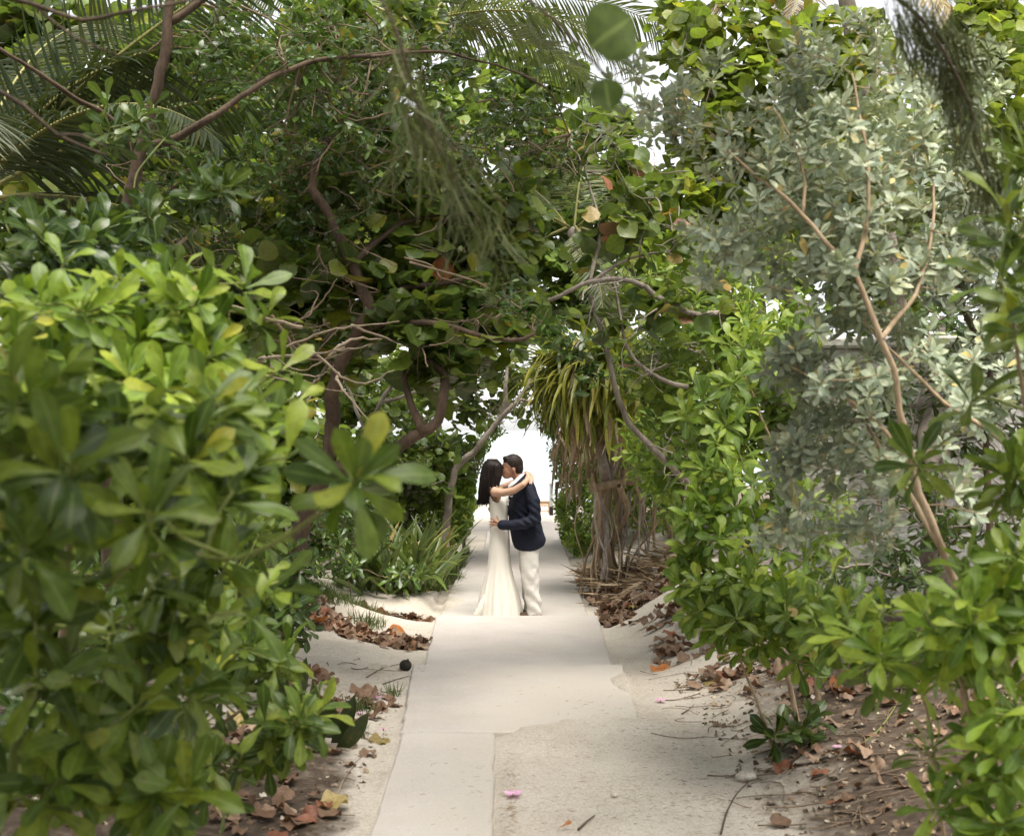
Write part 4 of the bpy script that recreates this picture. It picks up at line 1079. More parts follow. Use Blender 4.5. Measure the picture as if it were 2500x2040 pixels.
# --- right foreground
shrub('sea_lettuce_bush', 'narrow-leaved bush filling the lower right corner over dark soil', 'shrub',
      limb_list(((G(2420, 3.9), (2380, 1800, 3.7), (2330, 1600, 3.6), (2350, 1450, 3.6)), .012, .006), ((G(2320, 4.3), (2280, 1780, 4.1), (2220, 1650, 4.0)), .009, .005), ((G(2560, 3.7), (2520, 1700, 3.6), (2470, 1400, 3.5)), .016, .007), ((G(2400, 4.0), (2300, 1900, 3.8), (2240, 1830, 3.8)), .007, .004)),
      [(2380, 1560, 3.6, 150, 130, .3, 26), (2200, 1580, 4.0, 160, 110, .35, 28), (2450, 1420, 3.5, 120, 130, .35, 22), (2250, 1840, 3.9, 45, 30, .1, 3), (2370, 1940, 3.6, 120, 90, .3, 9), (2470, 1780, 3.5, 80, 160, .3, 16), (2460, 2010, 3.4, 80, 60, .3, 9), (2060, 1500, 4.4, 100, 110, .3, 16), (2480, 1150, 3.6, 60, 120, .2, 8)],
      'spat_narrow', M['lettuce_fresh'], M['bark_tan'], 105, .13, (7, 10), 300, clear=True, twmat=M['stem_green'], tip=.004, accent=YL, spread=(20, 118))
shrub('sea_lettuce_bush', 'dark rosettes of long leaves at the right edge in front of the silver shrub', 'shrub',
      limb_list(((G(2600, 3.6), (2560, 1400, 3.5), (2500, 1000, 3.4), (2470, 760, 3.3)), .016, .006),),
      [(2465, 560, 3.4, 50, 110, 0.15, 4), (2495, 760, 3.3, 50, 120, 0.15, 5), (2455, 680, 3.35, 30, 40, 0.1, 2), (2525, 420, 3.5, 40, 60, 0.15, 3), (2355, 980, 3.6, 50, 40, 0.15, 2), (2255, 1120, 3.7, 60, 40, 0.15, 2)],
      'spat_narrow', M['lettuce'], M['bark_tan'], 106, .14, (8, 11), 200, twmat=M['stem_green'], tip=.004, spread=(20, 118))
shrub('sea_lettuce_bush', 'bright fresh green bush on the right bank of the path', 'shrub',
      limb_list(((G(1950, 7.0), (1880, 1450, 6.9), (1800, 1300, 6.8), (1760, 1150, 6.9)), .018, .007), ((G(2000, 7.2), (1960, 1300, 7.2), (1850, 1000, 7.3), (1800, 860, 7.4)), .018, .007), ((G(1900, 6.6), (1760, 1480, 6.5), (1690, 1450, 6.4)), .011, .005)),
      [(1700, 1290, 6.6, 110, 90, 0.4, 22), (1800, 1180, 6.7, 150, 130, 0.5, 33), (1750, 1010, 7.0, 110, 120, 0.5, 27), (1850, 870, 7.4, 130, 110, 0.5, 27), (1720, 1440, 6.3, 70, 80, 0.3, 13), (1850, 1420, 6.3, 160, 110, 0.4, 34), (1960, 1500, 6.0, 120, 80, 0.3, 22), (1960, 1280, 6.6, 140, 130, 0.4, 24), (1800, 1530, 6.0, 70, 45, 0.25, 7), (1760, 1500, 6.4, 60, 60, 0.25, 7), (1850, 1560, 6.3, 90, 50, 0.3, 10), (1990, 1590, 6.0, 90, 50, 0.3, 8), (1680, 1380, 6.6, 50, 60, 0.2, 7)],
      'spat', M['lettuce_fresh'], M['bark_tan'], 107, .135, (7, 11), 300, twmat=M['stem_green'], tip=.0035, accent=YL)
sd_ = G(1945, 6.6)
shrub('sea_lettuce_seedling', 'single small green seedling on bare soil right of the path', 'plant',
      limb_list(((sd_, (1950, sd_[1] - 40, 6.58), (1955, sd_[1] - 55, 6.55)), .006, .004)),
      [(1955, sd_[1] - 60, 6.55, 6, 4, .01, 2), (1890, sd_[1] - 50, 6.5, 14, 10, .03, 2), (1975, sd_[1] - 85, 6.58, 10, 8, .02, 1)],
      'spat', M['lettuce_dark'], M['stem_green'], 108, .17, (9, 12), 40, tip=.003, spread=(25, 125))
shrub('sea_lettuce_hedge', 'dense hedge behind the dangling sea grape branch on the right', 'hedge',
      limb_list(((G(1850, 10.2), (1800, 1100, 10.0), (1750, 900, 10.0), (1700, 760, 10.2)), .03, .01), ((G(1700, 11.0), (1650, 1100, 11), (1600, 950, 11), (1580, 820, 11.2)), .03, .01), ((G(2000, 10), (1960, 1000, 9.9), (1950, 800, 9.9)), .03, .01)),
      [(1620, 900, 10.4, 130, 120, 0.8, 72), (1750, 820, 9.8, 150, 110, 0.8, 72), (1660, 1060, 10.2, 90, 90, 0.6, 40), (1900, 800, 9.2, 140, 110, 0.6, 51), (1560, 1060, 11.5, 60, 80, 0.5, 20), (1650, 660, 10.8, 130, 90, 0.8, 48), (1850, 640, 10.6, 150, 120, 0.8, 48), (1790, 1020, 9.6, 90, 150, 0.5, 40), (1880, 1010, 9.7, 110, 130, 0.5, 60), (1640, 1170, 11.3, 60, 80, 0.4, 34), (1600, 1090, 12, 60, 80, 0.4, 34), (1740, 1130, 9.6, 60, 90, 0.4, 26), (1590, 1130, 13.2, 50, 90, 0.3, 40), (1640, 1240, 12.6, 50, 50, 0.3, 24)],
      'spat', M['lettuce_fresh'], M['bark_brown'], 109, .135, (7, 11), 300, twmat=M['stem_green'])

# --- silver shrub
silver_limbs = limb_list(
    (((2318, 1385, 4.75), (2262, 1240, 4.72), (2225, 1110, 4.7), (2200, 1000, 4.68), (2178, 900, 4.66), (2150, 830, 4.64), (2085, 670, 4.7), (2040, 600, 4.75), (1960, 520, 4.85), (1840, 425, 5.0), (1740, 330, 5.1)), .0185, .006),
    (((2240, 1160, 4.7), (2180, 1080, 4.8), (2090, 985, 4.9), (1990, 925, 5.0), (1905, 885, 5.1)), .014, .006),
    (((2300, 1340, 4.78), (2215, 1200, 4.9), (2150, 1090, 5.0), (2100, 1010, 5.1)), .014, .006),
    (((2560, 1180, 4.5), (2420, 1060, 4.6), (2310, 990, 4.7), (2200, 880, 4.8), (2110, 790, 4.9)), .012, .005),
    (((2085, 670, 4.7), (2110, 560, 4.8), (2115, 420, 4.9), (2100, 300, 5.0), (2080, 180, 5.1)), .012, .005),
    (((2150, 830, 4.64), (2240, 700, 4.9), (2270, 560, 5.0), (2280, 450, 5.1)), .012, .005),
    (((1960, 520, 4.85), (1960, 400, 5.0), (1900, 280, 5.1)), .009, .004))
silver_limbs[0] = (np.vstack([P(*G(2370, 4.85))[None], P(2345, 1460, 4.8)[None], silver_limbs[0][0]]), .02, .006)
shrub('silver_buttonwood', 'silver-leaved shrub with slanting tan stems filling the upper right', 'shrub', silver_limbs,
      [(1560, 260, 5.48, 120, 130, 0.48, 17), (1680, 200, 5.48, 90, 130, 0.48, 13), (1720, 350, 5.38, 120, 100, 0.48, 15), (1960, 190, 5.48, 130, 120, 0.48, 29), (2080, 120, 5.48, 110, 100, 0.48, 13), (1900, 330, 5.38, 140, 120, 0.48, 45), (2080, 330, 5.28, 140, 150, 0.54, 55), (2230, 280, 5.48, 120, 170, 0.54, 33), (1880, 480, 5.28, 120, 90, 0.48, 23), (2040, 500, 5.18, 150, 120, 0.54, 51), (2200, 480, 5.28, 140, 120, 0.54, 21), (1790, 570, 5.28, 130, 90, 0.48, 34), (1900, 640, 5.18, 200, 90, 0.54, 25), (2100, 640, 5.08, 170, 110, 0.54, 48), (2260, 640, 5.18, 110, 100, 0.48, 28), (1720, 690, 5.18, 60, 60, 0.24, 3), (2080, 760, 5.08, 150, 80, 0.48, 22), (1960, 880, 5.18, 110, 70, 0.42, 25), (2080, 930, 4.98, 160, 90, 0.48, 26), (2230, 880, 5.08, 130, 100, 0.48, 29), (2020, 1060, 5.18, 130, 80, 0.48, 29), (2130, 1130, 5.08, 140, 90, 0.48, 20), (1930, 1130, 5.28, 90, 60, 0.36, 14), (1990, 1260, 5.28, 120, 70, 0.42, 15), (1900, 1310, 5.28, 60, 40, 0.24, 6), (2140, 1290, 5.18, 90, 70, 0.42, 9), (2370, 1020, 4.88, 110, 110, 0.36, 8), (2330, 1200, 4.98, 90, 90, 0.36, 5)],
      'silver', M['silver'], M['bark_tan'], 110, .064, (10, 15), 300, arr='rosette', spread=(25, 105), out=.5, tip=.0025, tilt=(-.15, -.3, .8), taper=.006, lenv=.4)
shrub('silver_buttonwood', 'darker silver shrub behind the tan stems at the right edge', 'shrub',
      limb_list(((G(2440, 7.2), (2400, 1000, 7.1), (2360, 760, 7.0), (2280, 560, 7.0), (2240, 440, 7.1)), .03, .01), (((2400, 1000, 7.1), (2440, 760, 7.2), (2450, 500, 7.3)), .018, .008)),
      [(2400, 480, 7.0, 130, 160, .6, 80), (2330, 650, 7.0, 120, 120, .5, 60), (2430, 780, 6.9, 110, 140, .5, 60), (2250, 350, 7.2, 120, 160, .5, 60), (2400, 950, 6.8, 130, 120, .5, 50), (2350, 200, 7.2, 120, 140, .5, 40)],
      'silver', M['silver'], M['bark_brown'], 111, .075, (10, 15), 120, arr='rosette', spread=(25, 105), out=.5, tip=.003, taper=.007)

# --- left canopy: brown-trunked trees arching over the path
shrub('arching_tree', 'slender brown-trunked tree forking at the upper left with small glossy leaves', 'tree',
      limb_list((((280, 900, 7.3), (288, 740, 7.2), (306, 560, 7.0), (345, 355, 7.0), (385, 200, 7.0), (410, 60, 7.0), (430, -120, 7.0)), .05, .026),
                (((345, 360, 7.0), (430, 340, 7.0), (520, 290, 7.0), (610, 225, 7.1), (730, 165, 7.3), (890, 140, 7.6), (1040, 115, 8.0)), .027, .012),
                (((890, 140, 7.6), (1080, 130, 7.9), (1230, 165, 8.2), (1340, 220, 8.4), (1390, 330, 8.5)), .012, .005),
                (((410, 60, 7.0), (600, -60, 7.1), (820, -90, 7.3)), .025, .012),
                (((345, 355, 7.0), (250, 280, 6.9), (120, 200, 6.6), (0, 120, 6.4)), .02, .01)),
      [(560, 130, 7.85, 170, 130, 0.96, 80), (780, 200, 8.15, 180, 140, 0.96, 90), (980, 120, 8.55, 180, 130, 0.96, 76), (760, 60, 8.25, 220, 100, 0.96, 76), (930, 330, 8.45, 200, 130, 1.08, 95), (700, 380, 8.45, 180, 130, 0.96, 80), (1100, 420, 8.85, 170, 130, 0.96, 57), (830, 520, 8.85, 200, 110, 0.96, 66), (1250, 270, 9.25, 130, 130, 0.72, 43), (600, 560, 8.65, 160, 110, 0.72, 43), (400, 430, 8.45, 130, 100, 0.72, 28), (1350, 380, 9.45, 90, 90, 0.48, 22)],
      'ell', M['small'], M['bark_brown'], 120, .085, (8, 14), 300, arr='spray', length=.22, twmat=M['twig'], tip=.0028, wig=.2, base=P(*G(300, 7.6)), flat=.6, bare=90, baremat=M['twig'])
tr0 = bpy.data.objects['arching_tree']
gg = Geo(); gg.tube(smooth_path(np.vstack([P(*G(300, 7.6))[None], PP((270, 1200, 7.45), (278, 930, 7.32), (281, 880, 7.29))]), .1), [.075] * len(smooth_path(np.vstack([P(*G(300, 7.6))[None], PP((270, 1200, 7.45), (278, 930, 7.32), (281, 880, 7.29))]), .1)), 10); gg.build('trunk', M['bark_brown'], tr0)

shrub('sea_grape_tree', 'thick brown-trunked sea grape arching over the path from the left', 'tree',
      limb_list(((G(660, 8.8), (735, 1300, 8.6), (798, 1120, 8.4), (808, 1000, 8.3), (835, 900, 8.2), (880, 800, 8.15), (905, 755, 8.1), (860, 640, 8.1), (810, 540, 8.1), (765, 465, 8.15), (790, 360, 8.3), (880, 260, 8.5), (940, 200, 8.6)), .085, .02),
                (((800, 1150, 8.4), (870, 1135, 8.25), (960, 1108, 8.1), (1030, 1060, 8.0), (1072, 1030, 8.0), (1084, 970, 8.0), (1082, 915, 8.05), (1040, 880, 8.1)), .062, .026),
                (((1035, 1055, 8.0), (1010, 1000, 8.05), (995, 950, 8.1), (985, 890, 8.15)), .034, .016),
                (((880, 800, 8.15), (980, 790, 8.0), (1100, 800, 7.8), (1250, 830, 7.7), (1330, 800, 7.7)), .03, .01),
                (((905, 755, 8.1), (1000, 700, 8.2), (1120, 690, 8.3), (1250, 700, 8.4)), .03, .01),
                (((860, 640, 8.1), (960, 560, 8.3), (1080, 520, 8.5), (1200, 520, 8.6)), .026, .01),
                (((835, 900, 8.2), (740, 850, 8.0), (660, 830, 7.8)), .02, .01)),
      [(980, 740, 8.35, 170, 90, 0.66, 39), (1130, 800, 8.25, 150, 70, 0.55, 28), (1100, 660, 8.55, 180, 90, 0.66, 37), (1250, 760, 8.45, 110, 90, 0.55, 20), (1050, 540, 8.75, 200, 110, 0.77, 37), (840, 680, 8.55, 140, 100, 0.66, 22), (1230, 560, 8.95, 140, 100, 0.66, 22), (720, 640, 8.75, 130, 100, 0.66, 20), (1000, 400, 9.05, 200, 120, 0.77, 27), (1260, 420, 9.25, 140, 110, 0.66, 18), (1060, 900, 8.55, 110, 40, 0.44, 11), (700, 820, 8.55, 110, 60, 0.55, 11), (640, 480, 9.15, 160, 120, 0.77, 18), (820, 440, 9.15, 150, 110, 0.66, 18), (1180, 900, 8.75, 60, 30, 0.33, 4)],
      'round', M['grape'], M['bark_brown'], 121, .165, (4, 7), 300, arr='spray', length=.3, twmat=M['twig'], tip=.004, wig=.2, taper=.012, bare=60, baremat=M['twig'], accent=((.006, M['orange_leaf']),))
# woven bare twigs under the canopy
rng = np.random.default_rng(77)
tangle = empty('dead_branch_tangle', P(830, 850, 7.6), 'tangle of bare tan sticks caught under the left canopy', 'branches')
for q in range(26):
    a = P(rng.uniform(620, 900), rng.uniform(740, 930), rng.uniform(7.0, 8.4)); b = a + np.array([rng.normal() * .5 + .3, rng.normal() * .4, rng.normal() * .16])
    if proj(b)[0] > 1120: continue
    mid = (a + b) / 2 + rng.normal(size=3) * .09; g = Geo(); pts = smooth_path([a, mid + rng.normal(size=3) * .02, b], .06)
    g.tube(pts + rng.normal(size=pts.shape) * .004, np.linspace(rng.uniform(.006, .013), .003, len(pts)), 6); g.build('stick', M['twig_pale'] if rng.random() < .7 else M['twig'], tangle)

# --- sea grape branch reaching in from the right
shrub('sea_grape_tree', 'sea grape with dark crooked branches dangling over the pandanus', 'tree',
      limb_list(((G(1720, 9.6), (1690, 1240, 9.4), (1650, 1150, 9.2), (1560, 1060, 9.1), (1515, 970, 9.1), (1490, 890, 9.1), (1470, 820, 9.2), (1440, 720, 9.3)), .038, .018),
                (((1990, 900, 9.3), (1870, 850, 9.2), (1790, 775, 9.1), (1700, 770, 9.0), (1620, 740, 9.0), (1540, 690, 9.0), (1440, 690, 9.0), (1370, 720, 9.0), (1300, 750, 9.0)), .036, .014),
                (((1440, 690, 9.0), (1540, 635, 9.1), (1640, 610, 9.2)), .016, .008),
                (((1680, 945, 9.0), (1610, 925, 9.0), (1550, 880, 9.0), (1525, 830, 9.0), (1515, 770, 9.0), (1500, 690, 9.0)), .02, .01),
                (((1440, 690, 9.0), (1460, 560, 9.2), (1430, 420, 9.4)), .018, .008)),
      [(1500, 780, 9.25, 110, 110, 0.5, 7), (1640, 700, 9.25, 120, 90, 0.5, 13), (1620, 560, 9.35, 130, 90, 0.5, 14), (1470, 560, 9.45, 120, 120, 0.5, 16), (1560, 900, 9.15, 80, 50, 0.3, 2), (1560, 420, 9.65, 140, 110, 0.5, 16), (1440, 330, 9.65, 120, 110, 0.5, 12), (1760, 760, 9.25, 80, 70, 0.3, 6), (1640, 1060, 9.25, 40, 60, 0.3, 2), (1690, 1190, 9.45, 30, 30, 0.2, 2), (1700, 850, 9.25, 60, 50, 0.3, 3)],
      'round', M['grape'], M['bark_grey'], 122, .15, (3, 6), 240, bare=40, baremat=M['bark_grey'], arr='spray', length=.3, tip=.004, wig=.2, taper=.012, accent=((.05, M['rust_leaf']), (.01, M['yellow_leaf'])))
# --- bright sea grape behind, upper right
shrub('sea_grape_tree', 'sunlit yellow-green sea grape against the sky at the upper right', 'tree',
      limb_list(((G(2000, 13.5), (1960, 900, 13.4), (1900, 600, 13.2), (1800, 350, 13.0), (1720, 180, 13.0), (1680, 20, 13.0)), .09, .025), (((1900, 600, 13.2), (2000, 350, 13.1), (2050, 120, 13.1)), .05, .02), (((1800, 350, 13.0), (1880, 150, 13.0), (1950, 30, 13.0)), .03, .012), (((1900, 600, 13.2), (1750, 500, 13.0), (1640, 450, 12.8)), .035, .012)),
      [(1720, 130, 13, 150, 150, 1.0, 60), (1900, 90, 13, 170, 130, 1.0, 64), (1780, 320, 13, 150, 130, 1.0, 60), (1680, 480, 12.8, 140, 130, 1.0, 52), (2050, 150, 13.2, 150, 180, 1.0, 56), (1950, 380, 13.2, 200, 170, 1.0, 76), (1800, 560, 13, 160, 120, 1.0, 44), (2150, 420, 13.5, 200, 220, 1.0, 70), (1640, 40, 13, 60, 80, .5, 12), (1580, 580, 13, 100, 90, .7, 24)],
      'round', M['grape_bright'], M['bark_grey'], 123, .2, (4, 7), 300, arr='spray', length=.4, tip=.006, wig=.18, taper=.012)
shrub('sea_grape_tree', 'yellow-green sea grape with pale flower spikes at the top right corner', 'tree',
      limb_list(((G(2620, 11), (2580, 700, 10.9), (2500, 300, 10.8), (2450, 80, 10.8)), .06, .02),),
      [(2440, 120, 10.8, 110, 130, .7, 50), (2480, 300, 10.6, 70, 120, .6, 26), (2380, 20, 11, 80, 60, .6, 18)],
      'round', M['grape_bright'], M['bark_grey'], 124, .19, (4, 7), 150, arr='spray', length=.35, tip=.005, taper=.012)

# --- behind the couple, left: pale crooked trunks
shrub('sea_grape_tree', 'sea grape with pale grey leaning trunk behind the couple', 'tree',
      limb_list(((G(1085, 17.6), (1105, 1165, 17.5), (1160, 1095, 17.4), (1215, 1030, 17.3), (1265, 975, 17.2), (1295, 925, 17.2)), .075, .03),
                (((1228, 1015, 17.3), (1238, 950, 17.2), (1240, 890, 17.2), (1225, 840, 17.3)), .045, .018),
                (((1265, 975, 17.2), (1330, 985, 17.0), (1390, 960, 17)), .025, .01),
                ((G(980, 18), (1010, 1130, 17.9), (1065, 1080, 17.7), (1075, 1010, 17.6), (1060, 950, 17.6)), .05, .02),
                ((G(880, 17.5), (905, 1080, 17.4), (930, 980, 17.3), (985, 900, 17.2)), .06, .025),
                (((905, 1080, 17.4), (860, 980, 17.5), (830, 900, 17.6)), .035, .015),
                (((930, 980, 17.3), (1010, 960, 17.2), (1090, 930, 17.2)), .035, .012)),
      [(1010, 1130, 17.9, 110, 90, 1.0, 67), (1130, 1110, 18.5, 60, 70, 0.8, 32), (960, 980, 18.4, 120, 110, 1.0, 57), (1120, 960, 18.3, 100, 80, 0.9, 35), (1220, 900, 18.1, 90, 60, 0.8, 26), (1200, 1000, 18.2, 60, 50, 0.6, 12), (860, 950, 18.4, 120, 130, 1, 50), (1300, 920, 18.1, 60, 50, 0.6, 16), (1280, 1000, 17.9, 35, 30, 0.4, 4), (850, 1130, 17.4, 130, 100, 1, 50), (780, 1200, 17.4, 140, 110, 1, 50), (980, 1230, 18.4, 110, 70, 0.8, 40)],
      'round', M['far'], M['bark_grey'], 125, .17, (4, 7), 260, bare=90, baremat=M['bark_grey'], arr='spray', length=.35, tip=.006, wig=.24, taper=.014, trunks=1)
shrub('dense_bush', 'dense small-leaved bush directly behind the woman', 'bush',
      limb_list(((G(1130, 19.5), (1140, 1260, 19.4), (1160, 1180, 19.3)), .04, .015), ((G(1060, 19), (1060, 1240, 19), (1050, 1160, 19)), .04, .015)),
      [(1165, 1170, 19.0, 55, 75, 0.7, 90), (1130, 1230, 18.8, 60, 65, 0.7, 90), (1060, 1210, 18.6, 90, 90, 0.8, 90), (1180, 1260, 19.2, 30, 30, 0.4, 24), (1190, 1110, 20.0, 50, 40, 0.6, 40), (1110, 1300, 18.4, 80, 60, 0.6, 70), (1000, 1290, 18.2, 110, 80, 0.7, 80), (1165, 1310, 18.6, 30, 40, 0.4, 24), (1195, 1060, 20.5, 40, 40, 0.5, 30)],
      'spat', M['lettuce_fresh'], M['bark_grey'], 126, .12, (8, 12), 200, clear=True, twmat=M['twig'])
shrub('dense_bush', 'leafy bush along the right edge of the far path behind the man', 'bush',
      limb_list(((G(1420, 21), (1400, 1200, 21), (1390, 1090, 21)), .05, .02), ((G(1390, 23), (1375, 1240, 23)), .03, .012)),
      [(1385, 1090, 20.5, 50, 100, 0.8, 100), (1372, 1235, 22, 26, 40, 0.5, 50), (1370, 1020, 20.5, 50, 60, 0.8, 46), (1440, 1000, 20, 80, 110, 0.8, 80), (1360, 960, 21, 40, 40, 0.6, 16), (1395, 1180, 21, 30, 60, 0.4, 30), (1430, 1150, 20, 60, 110, 0.8, 70), (1400, 1290, 20.5, 40, 60, 0.5, 40), (1480, 1090, 19, 60, 120, 0.7, 60), (1345, 1020, 21, 40, 50, 0.5, 34), (1425, 1325, 19.5, 50, 45, 0.4, 50), (1385, 1290, 21.5, 36, 50, 0.4, 40), (1490, 1230, 18, 80, 100, 0.6, 90), (1575, 1200, 17.5, 80, 110, 0.6, 90), (1650, 1250, 16.5, 60, 80, 0.5, 50), (1460, 1120, 18.5, 70, 80, 0.5, 50)],
      'spat', M['lettuce_fresh'], M['bark_grey'], 127, .12, (8, 12), 200, twmat=M['twig'])

# --- far trees that close the view on both sides
def far_tree(label, gp, blobs, seed, mat, size, kind='round', bark='bark_grey', n1=60, k=(5, 8), length=.5):
    c = np.mean([[b[0], b[1], b[2]] for b in blobs], 0)
    b1 = min(blobs, key=lambda q: q[1])
    shrub('background_tree', label, 'tree',
          limb_list(((gp, (gp[0] * .6 + c[0] * .4, gp[1] * .4 + c[1] * .6, c[2]), (c[0], c[1], c[2]), (b1[0], b1[1], b1[2])), .13, .03),
                    *[(((gp[0] * .6 + c[0] * .4, gp[1] * .4 + c[1] * .6, c[2]), ((c[0] + b[0]) / 2, (c[1] + b[1]) / 2 + 20, (c[2] + b[2]) / 2), (b[0], b[1], b[2])), .06, .02) for b in blobs[:4]]),
          blobs, kind, M[mat], M[bark], seed, size, k, n1, arr='spray', length=length, tip=.008, taper=.014, group='trees closing the view behind the path')
far_tree('dark tree behind the palm fronds at the upper left', G(200, 13), [(100, 250, 13, 260, 260, 1.2, 150), (420, 200, 13.5, 240, 240, 1.2, 150), (250, 550, 12.5, 280, 180, 1.2, 130), (560, 480, 13, 200, 200, 1.2, 120), (60, 60, 13, 200, 130, 1, 60)], 131, 'grape', .26, n1=120)
far_tree('dark green tree behind the brown trunks at centre left', G(620, 15), [(760, 250, 15, 240, 240, 1.2, 150), (700, 560, 14.5, 230, 190, 1.2, 150), (950, 480, 15.5, 200, 200, 1.2, 120), (560, 800, 14, 200, 150, 1, 90), (780, 820, 15, 150, 110, 1, 70), (900, 60, 15.5, 220, 110, 1, 60)], 132, 'grape', .26, n1=120)
far_tree('tree of mixed greens over the middle of the archway', G(840, 24), [(1130, 640, 24, 170, 150, 1.3, 90), (1280, 600, 24, 150, 140, 1.2, 80), (1060, 330, 23, 170, 170, 1.2, 60), (1290, 780, 24.5, 130, 80, 1, 50), (1100, 830, 24, 130, 70, 1, 60), (1420, 700, 24, 110, 130, 1, 60)], 133, 'far', .29, n1=100)
far_tree('light green tree behind the bright sea grape', G(1900, 19), [(1650, 700, 17, 160, 170, 1.3, 110), (1850, 480, 18, 220, 240, 1.5, 120), (2100, 650, 17, 230, 230, 1.5, 130), (1600, 950, 15, 120, 130, 1, 80), (2300, 420, 18, 220, 260, 1.5, 110), (1550, 500, 18, 90, 120, 1, 34)], 134, 'far', .25, n1=100)
far_tree('shadowed tree low on the left behind the big-leaved bushes', G(350, 10.5), [(520, 900, 10.5, 180, 180, 1, 110), (250, 900, 10, 250, 200, 1, 120), (700, 1080, 11.5, 130, 140, 1, 70), (60, 650, 10.5, 200, 200, 1, 90), (480, 650, 11, 200, 120, 1, 70), (560, 1180, 10, 180, 130, 1, 60), (20, 1150, 9, 170, 260, .8, 120), (40, 1500, 8.5, 180, 160, .6, 60), (300, 1200, 9.4, 170, 140, .6, 80)], 135, 'grape', .2, n1=100)
far_tree('shaded tree low on the right behind the silver shrub', G(2300, 9.2), [(2150, 1000, 8.8, 200, 180, .5, 80), (2400, 900, 9, 200, 250, .6, 90), (2300, 1250, 8.2, 250, 140, .5, 60), (2300, 780, 10.6, 140, 140, .5, 60), (2150, 1380, 7.2, 160, 60, .4, 40)], 136, 'lettuce_dark', .14, 'spat', n1=80, length=.3)

far_tree('far green thicket behind the left bank', G(800, 23), [(880, 1160, 22, 130, 130, 1.2, 110), (1040, 1130, 23, 110, 120, 1.2, 110), (720, 1120, 21, 150, 170, 1.2, 110), (1120, 1230, 23, 70, 80, .8, 60), (960, 950, 23, 160, 120, 1, 70), (1160, 900, 24, 90, 60, .8, 10)], 137, 'far', .22, n1=60)
far_tree('far green thicket behind the screw pine', G(1560, 22), [(1480, 1130, 21, 70, 150, 1, 100), (1580, 1000, 20, 110, 170, 1.2, 110), (1440, 950, 22, 70, 90, 1, 60), (1700, 1100, 18, 150, 170, 1, 100)], 138, 'far', .22, n1=60)

far_tree('bright green tree closing the canopy at the top centre', G(1620, 25), [(1180, 250, 25, 150, 130, 1.5, 80), (1330, 180, 25.5, 110, 150, 1.5, 60), (1320, 400, 25, 130, 120, 1.5, 74), (1480, 330, 24.5, 100, 120, 1.2, 56), (1430, 500, 24.5, 120, 90, 1.2, 60), (1560, 560, 24, 100, 110, 1.2, 60), (1060, 60, 25, 160, 90, 1.2, 50), (1240, 560, 25, 110, 80, 1.2, 40)], 139, 'far', .3, n1=120)
# --- coconut palms
def frond(rng, base, az, el, length, droop, n=70, ll=.75, roll=0.0):
    """rachis path and leaflet placements"""
    m_ = 26; t = np.linspace(0, 1, m_)
    e = el - droop * t ** 1.5
    h = np.array([math.sin(az), math.cos(az), 0])
    step = length / (m_ - 1)
    d = np.cos(e)[:, None] * h + np.sin(e)[:, None] * UP
    pts = base + np.vstack([np.zeros(3), np.cumsum(d[:-1] * step, 0)])
    s = np.linspace(.14, .99, n)
    pos = np.stack([np.interp(s, t, pts[:, k_]) for k_ in range(3)], -1)
    tg = nrm(np.stack([np.interp(s, t, d[:, k_]) for k_ in range(3)], -1))
    side = nrm(np.cross(tg, UP)); nup = np.cross(side, tg)
    it = Inst()
    for sg in (-1, 1):
        sd_ = side * sg * math.cos(roll) + nup * sg * math.sin(roll)
        l = sd_ * .85 + tg * (.45 + .5 * s ** 2)[:, None] + nup * .12 + np.array([0, 0, -.28]) + rng.normal(size=(n, 3)) * .05
        nn = nup + sd_ * .1 + rng.normal(size=(n, 3)) * .12
        L_ = ll * np.sin(np.pi * (.14 + .8 * s)) ** .6 * (1 + .12 * rng.normal(size=n))
        it.add(pos, l, nn, np.stack([L_ * .0 + ll * .75, L_, L_], -1))
    return pts, it
def palm(label, gp, crown, fronds, seed, mat, n_parts=0, tr=.11, bark='bark_grey'):
    rng = np.random.default_rng(seed)
    c = P(*crown); b_ = P(*gp)
    root = empty('coconut_palm', b_, label, 'palm tree')
    g = Geo(); pts = smooth_path([b_, b_ * .6 + c * .4 + np.array([.1, 0, 0]), c], .12)
    rr = np.linspace(tr * 1.3, tr, len(pts)) * (1 + .05 * np.sin(np.arange(len(pts)) * 2.2)); g.tube(pts, rr, 12); g.build('trunk', M[bark], root)
    for q, f in enumerate(fronds):
        az, el, length, droop = f[:4]; roll = f[4] if len(f) > 4 else 0; mt = f[5] if len(f) > 5 else mat
        base = f[6] if len(f) > 6 else c + np.array([math.sin(az), math.cos(az), .3]) * .1
        pts, it = frond(rng, base, az, el, length, droop, roll=roll, ll=.28 * length ** .8)
        g = Geo(); g.tube(pts, np.linspace(.022, .003, len(pts)), 6); ro = g.build('frond', M['rachis'], root)
        pos, R, S = it.get()
        if q < n_parts:
            off = np.array(b_)
            for i_ in range(len(pos)):
                o = bpy.data.objects.new('leaflet', proto_mesh('leaflet', int(rng.integers(4)), M[mt])); mm = np.eye(4); mm[:3, :3] = R[i_] * S[i_][None, :]; mm[:3, 3] = pos[i_]
                o.parent = ro; o.matrix_basis = Matrix(mm.tolist()); col.objects.link(o)
        else:
            joined('leaflet', 'leaflet', pos, R, S, M[mt], ro, rng)
    return root
pi = math.pi
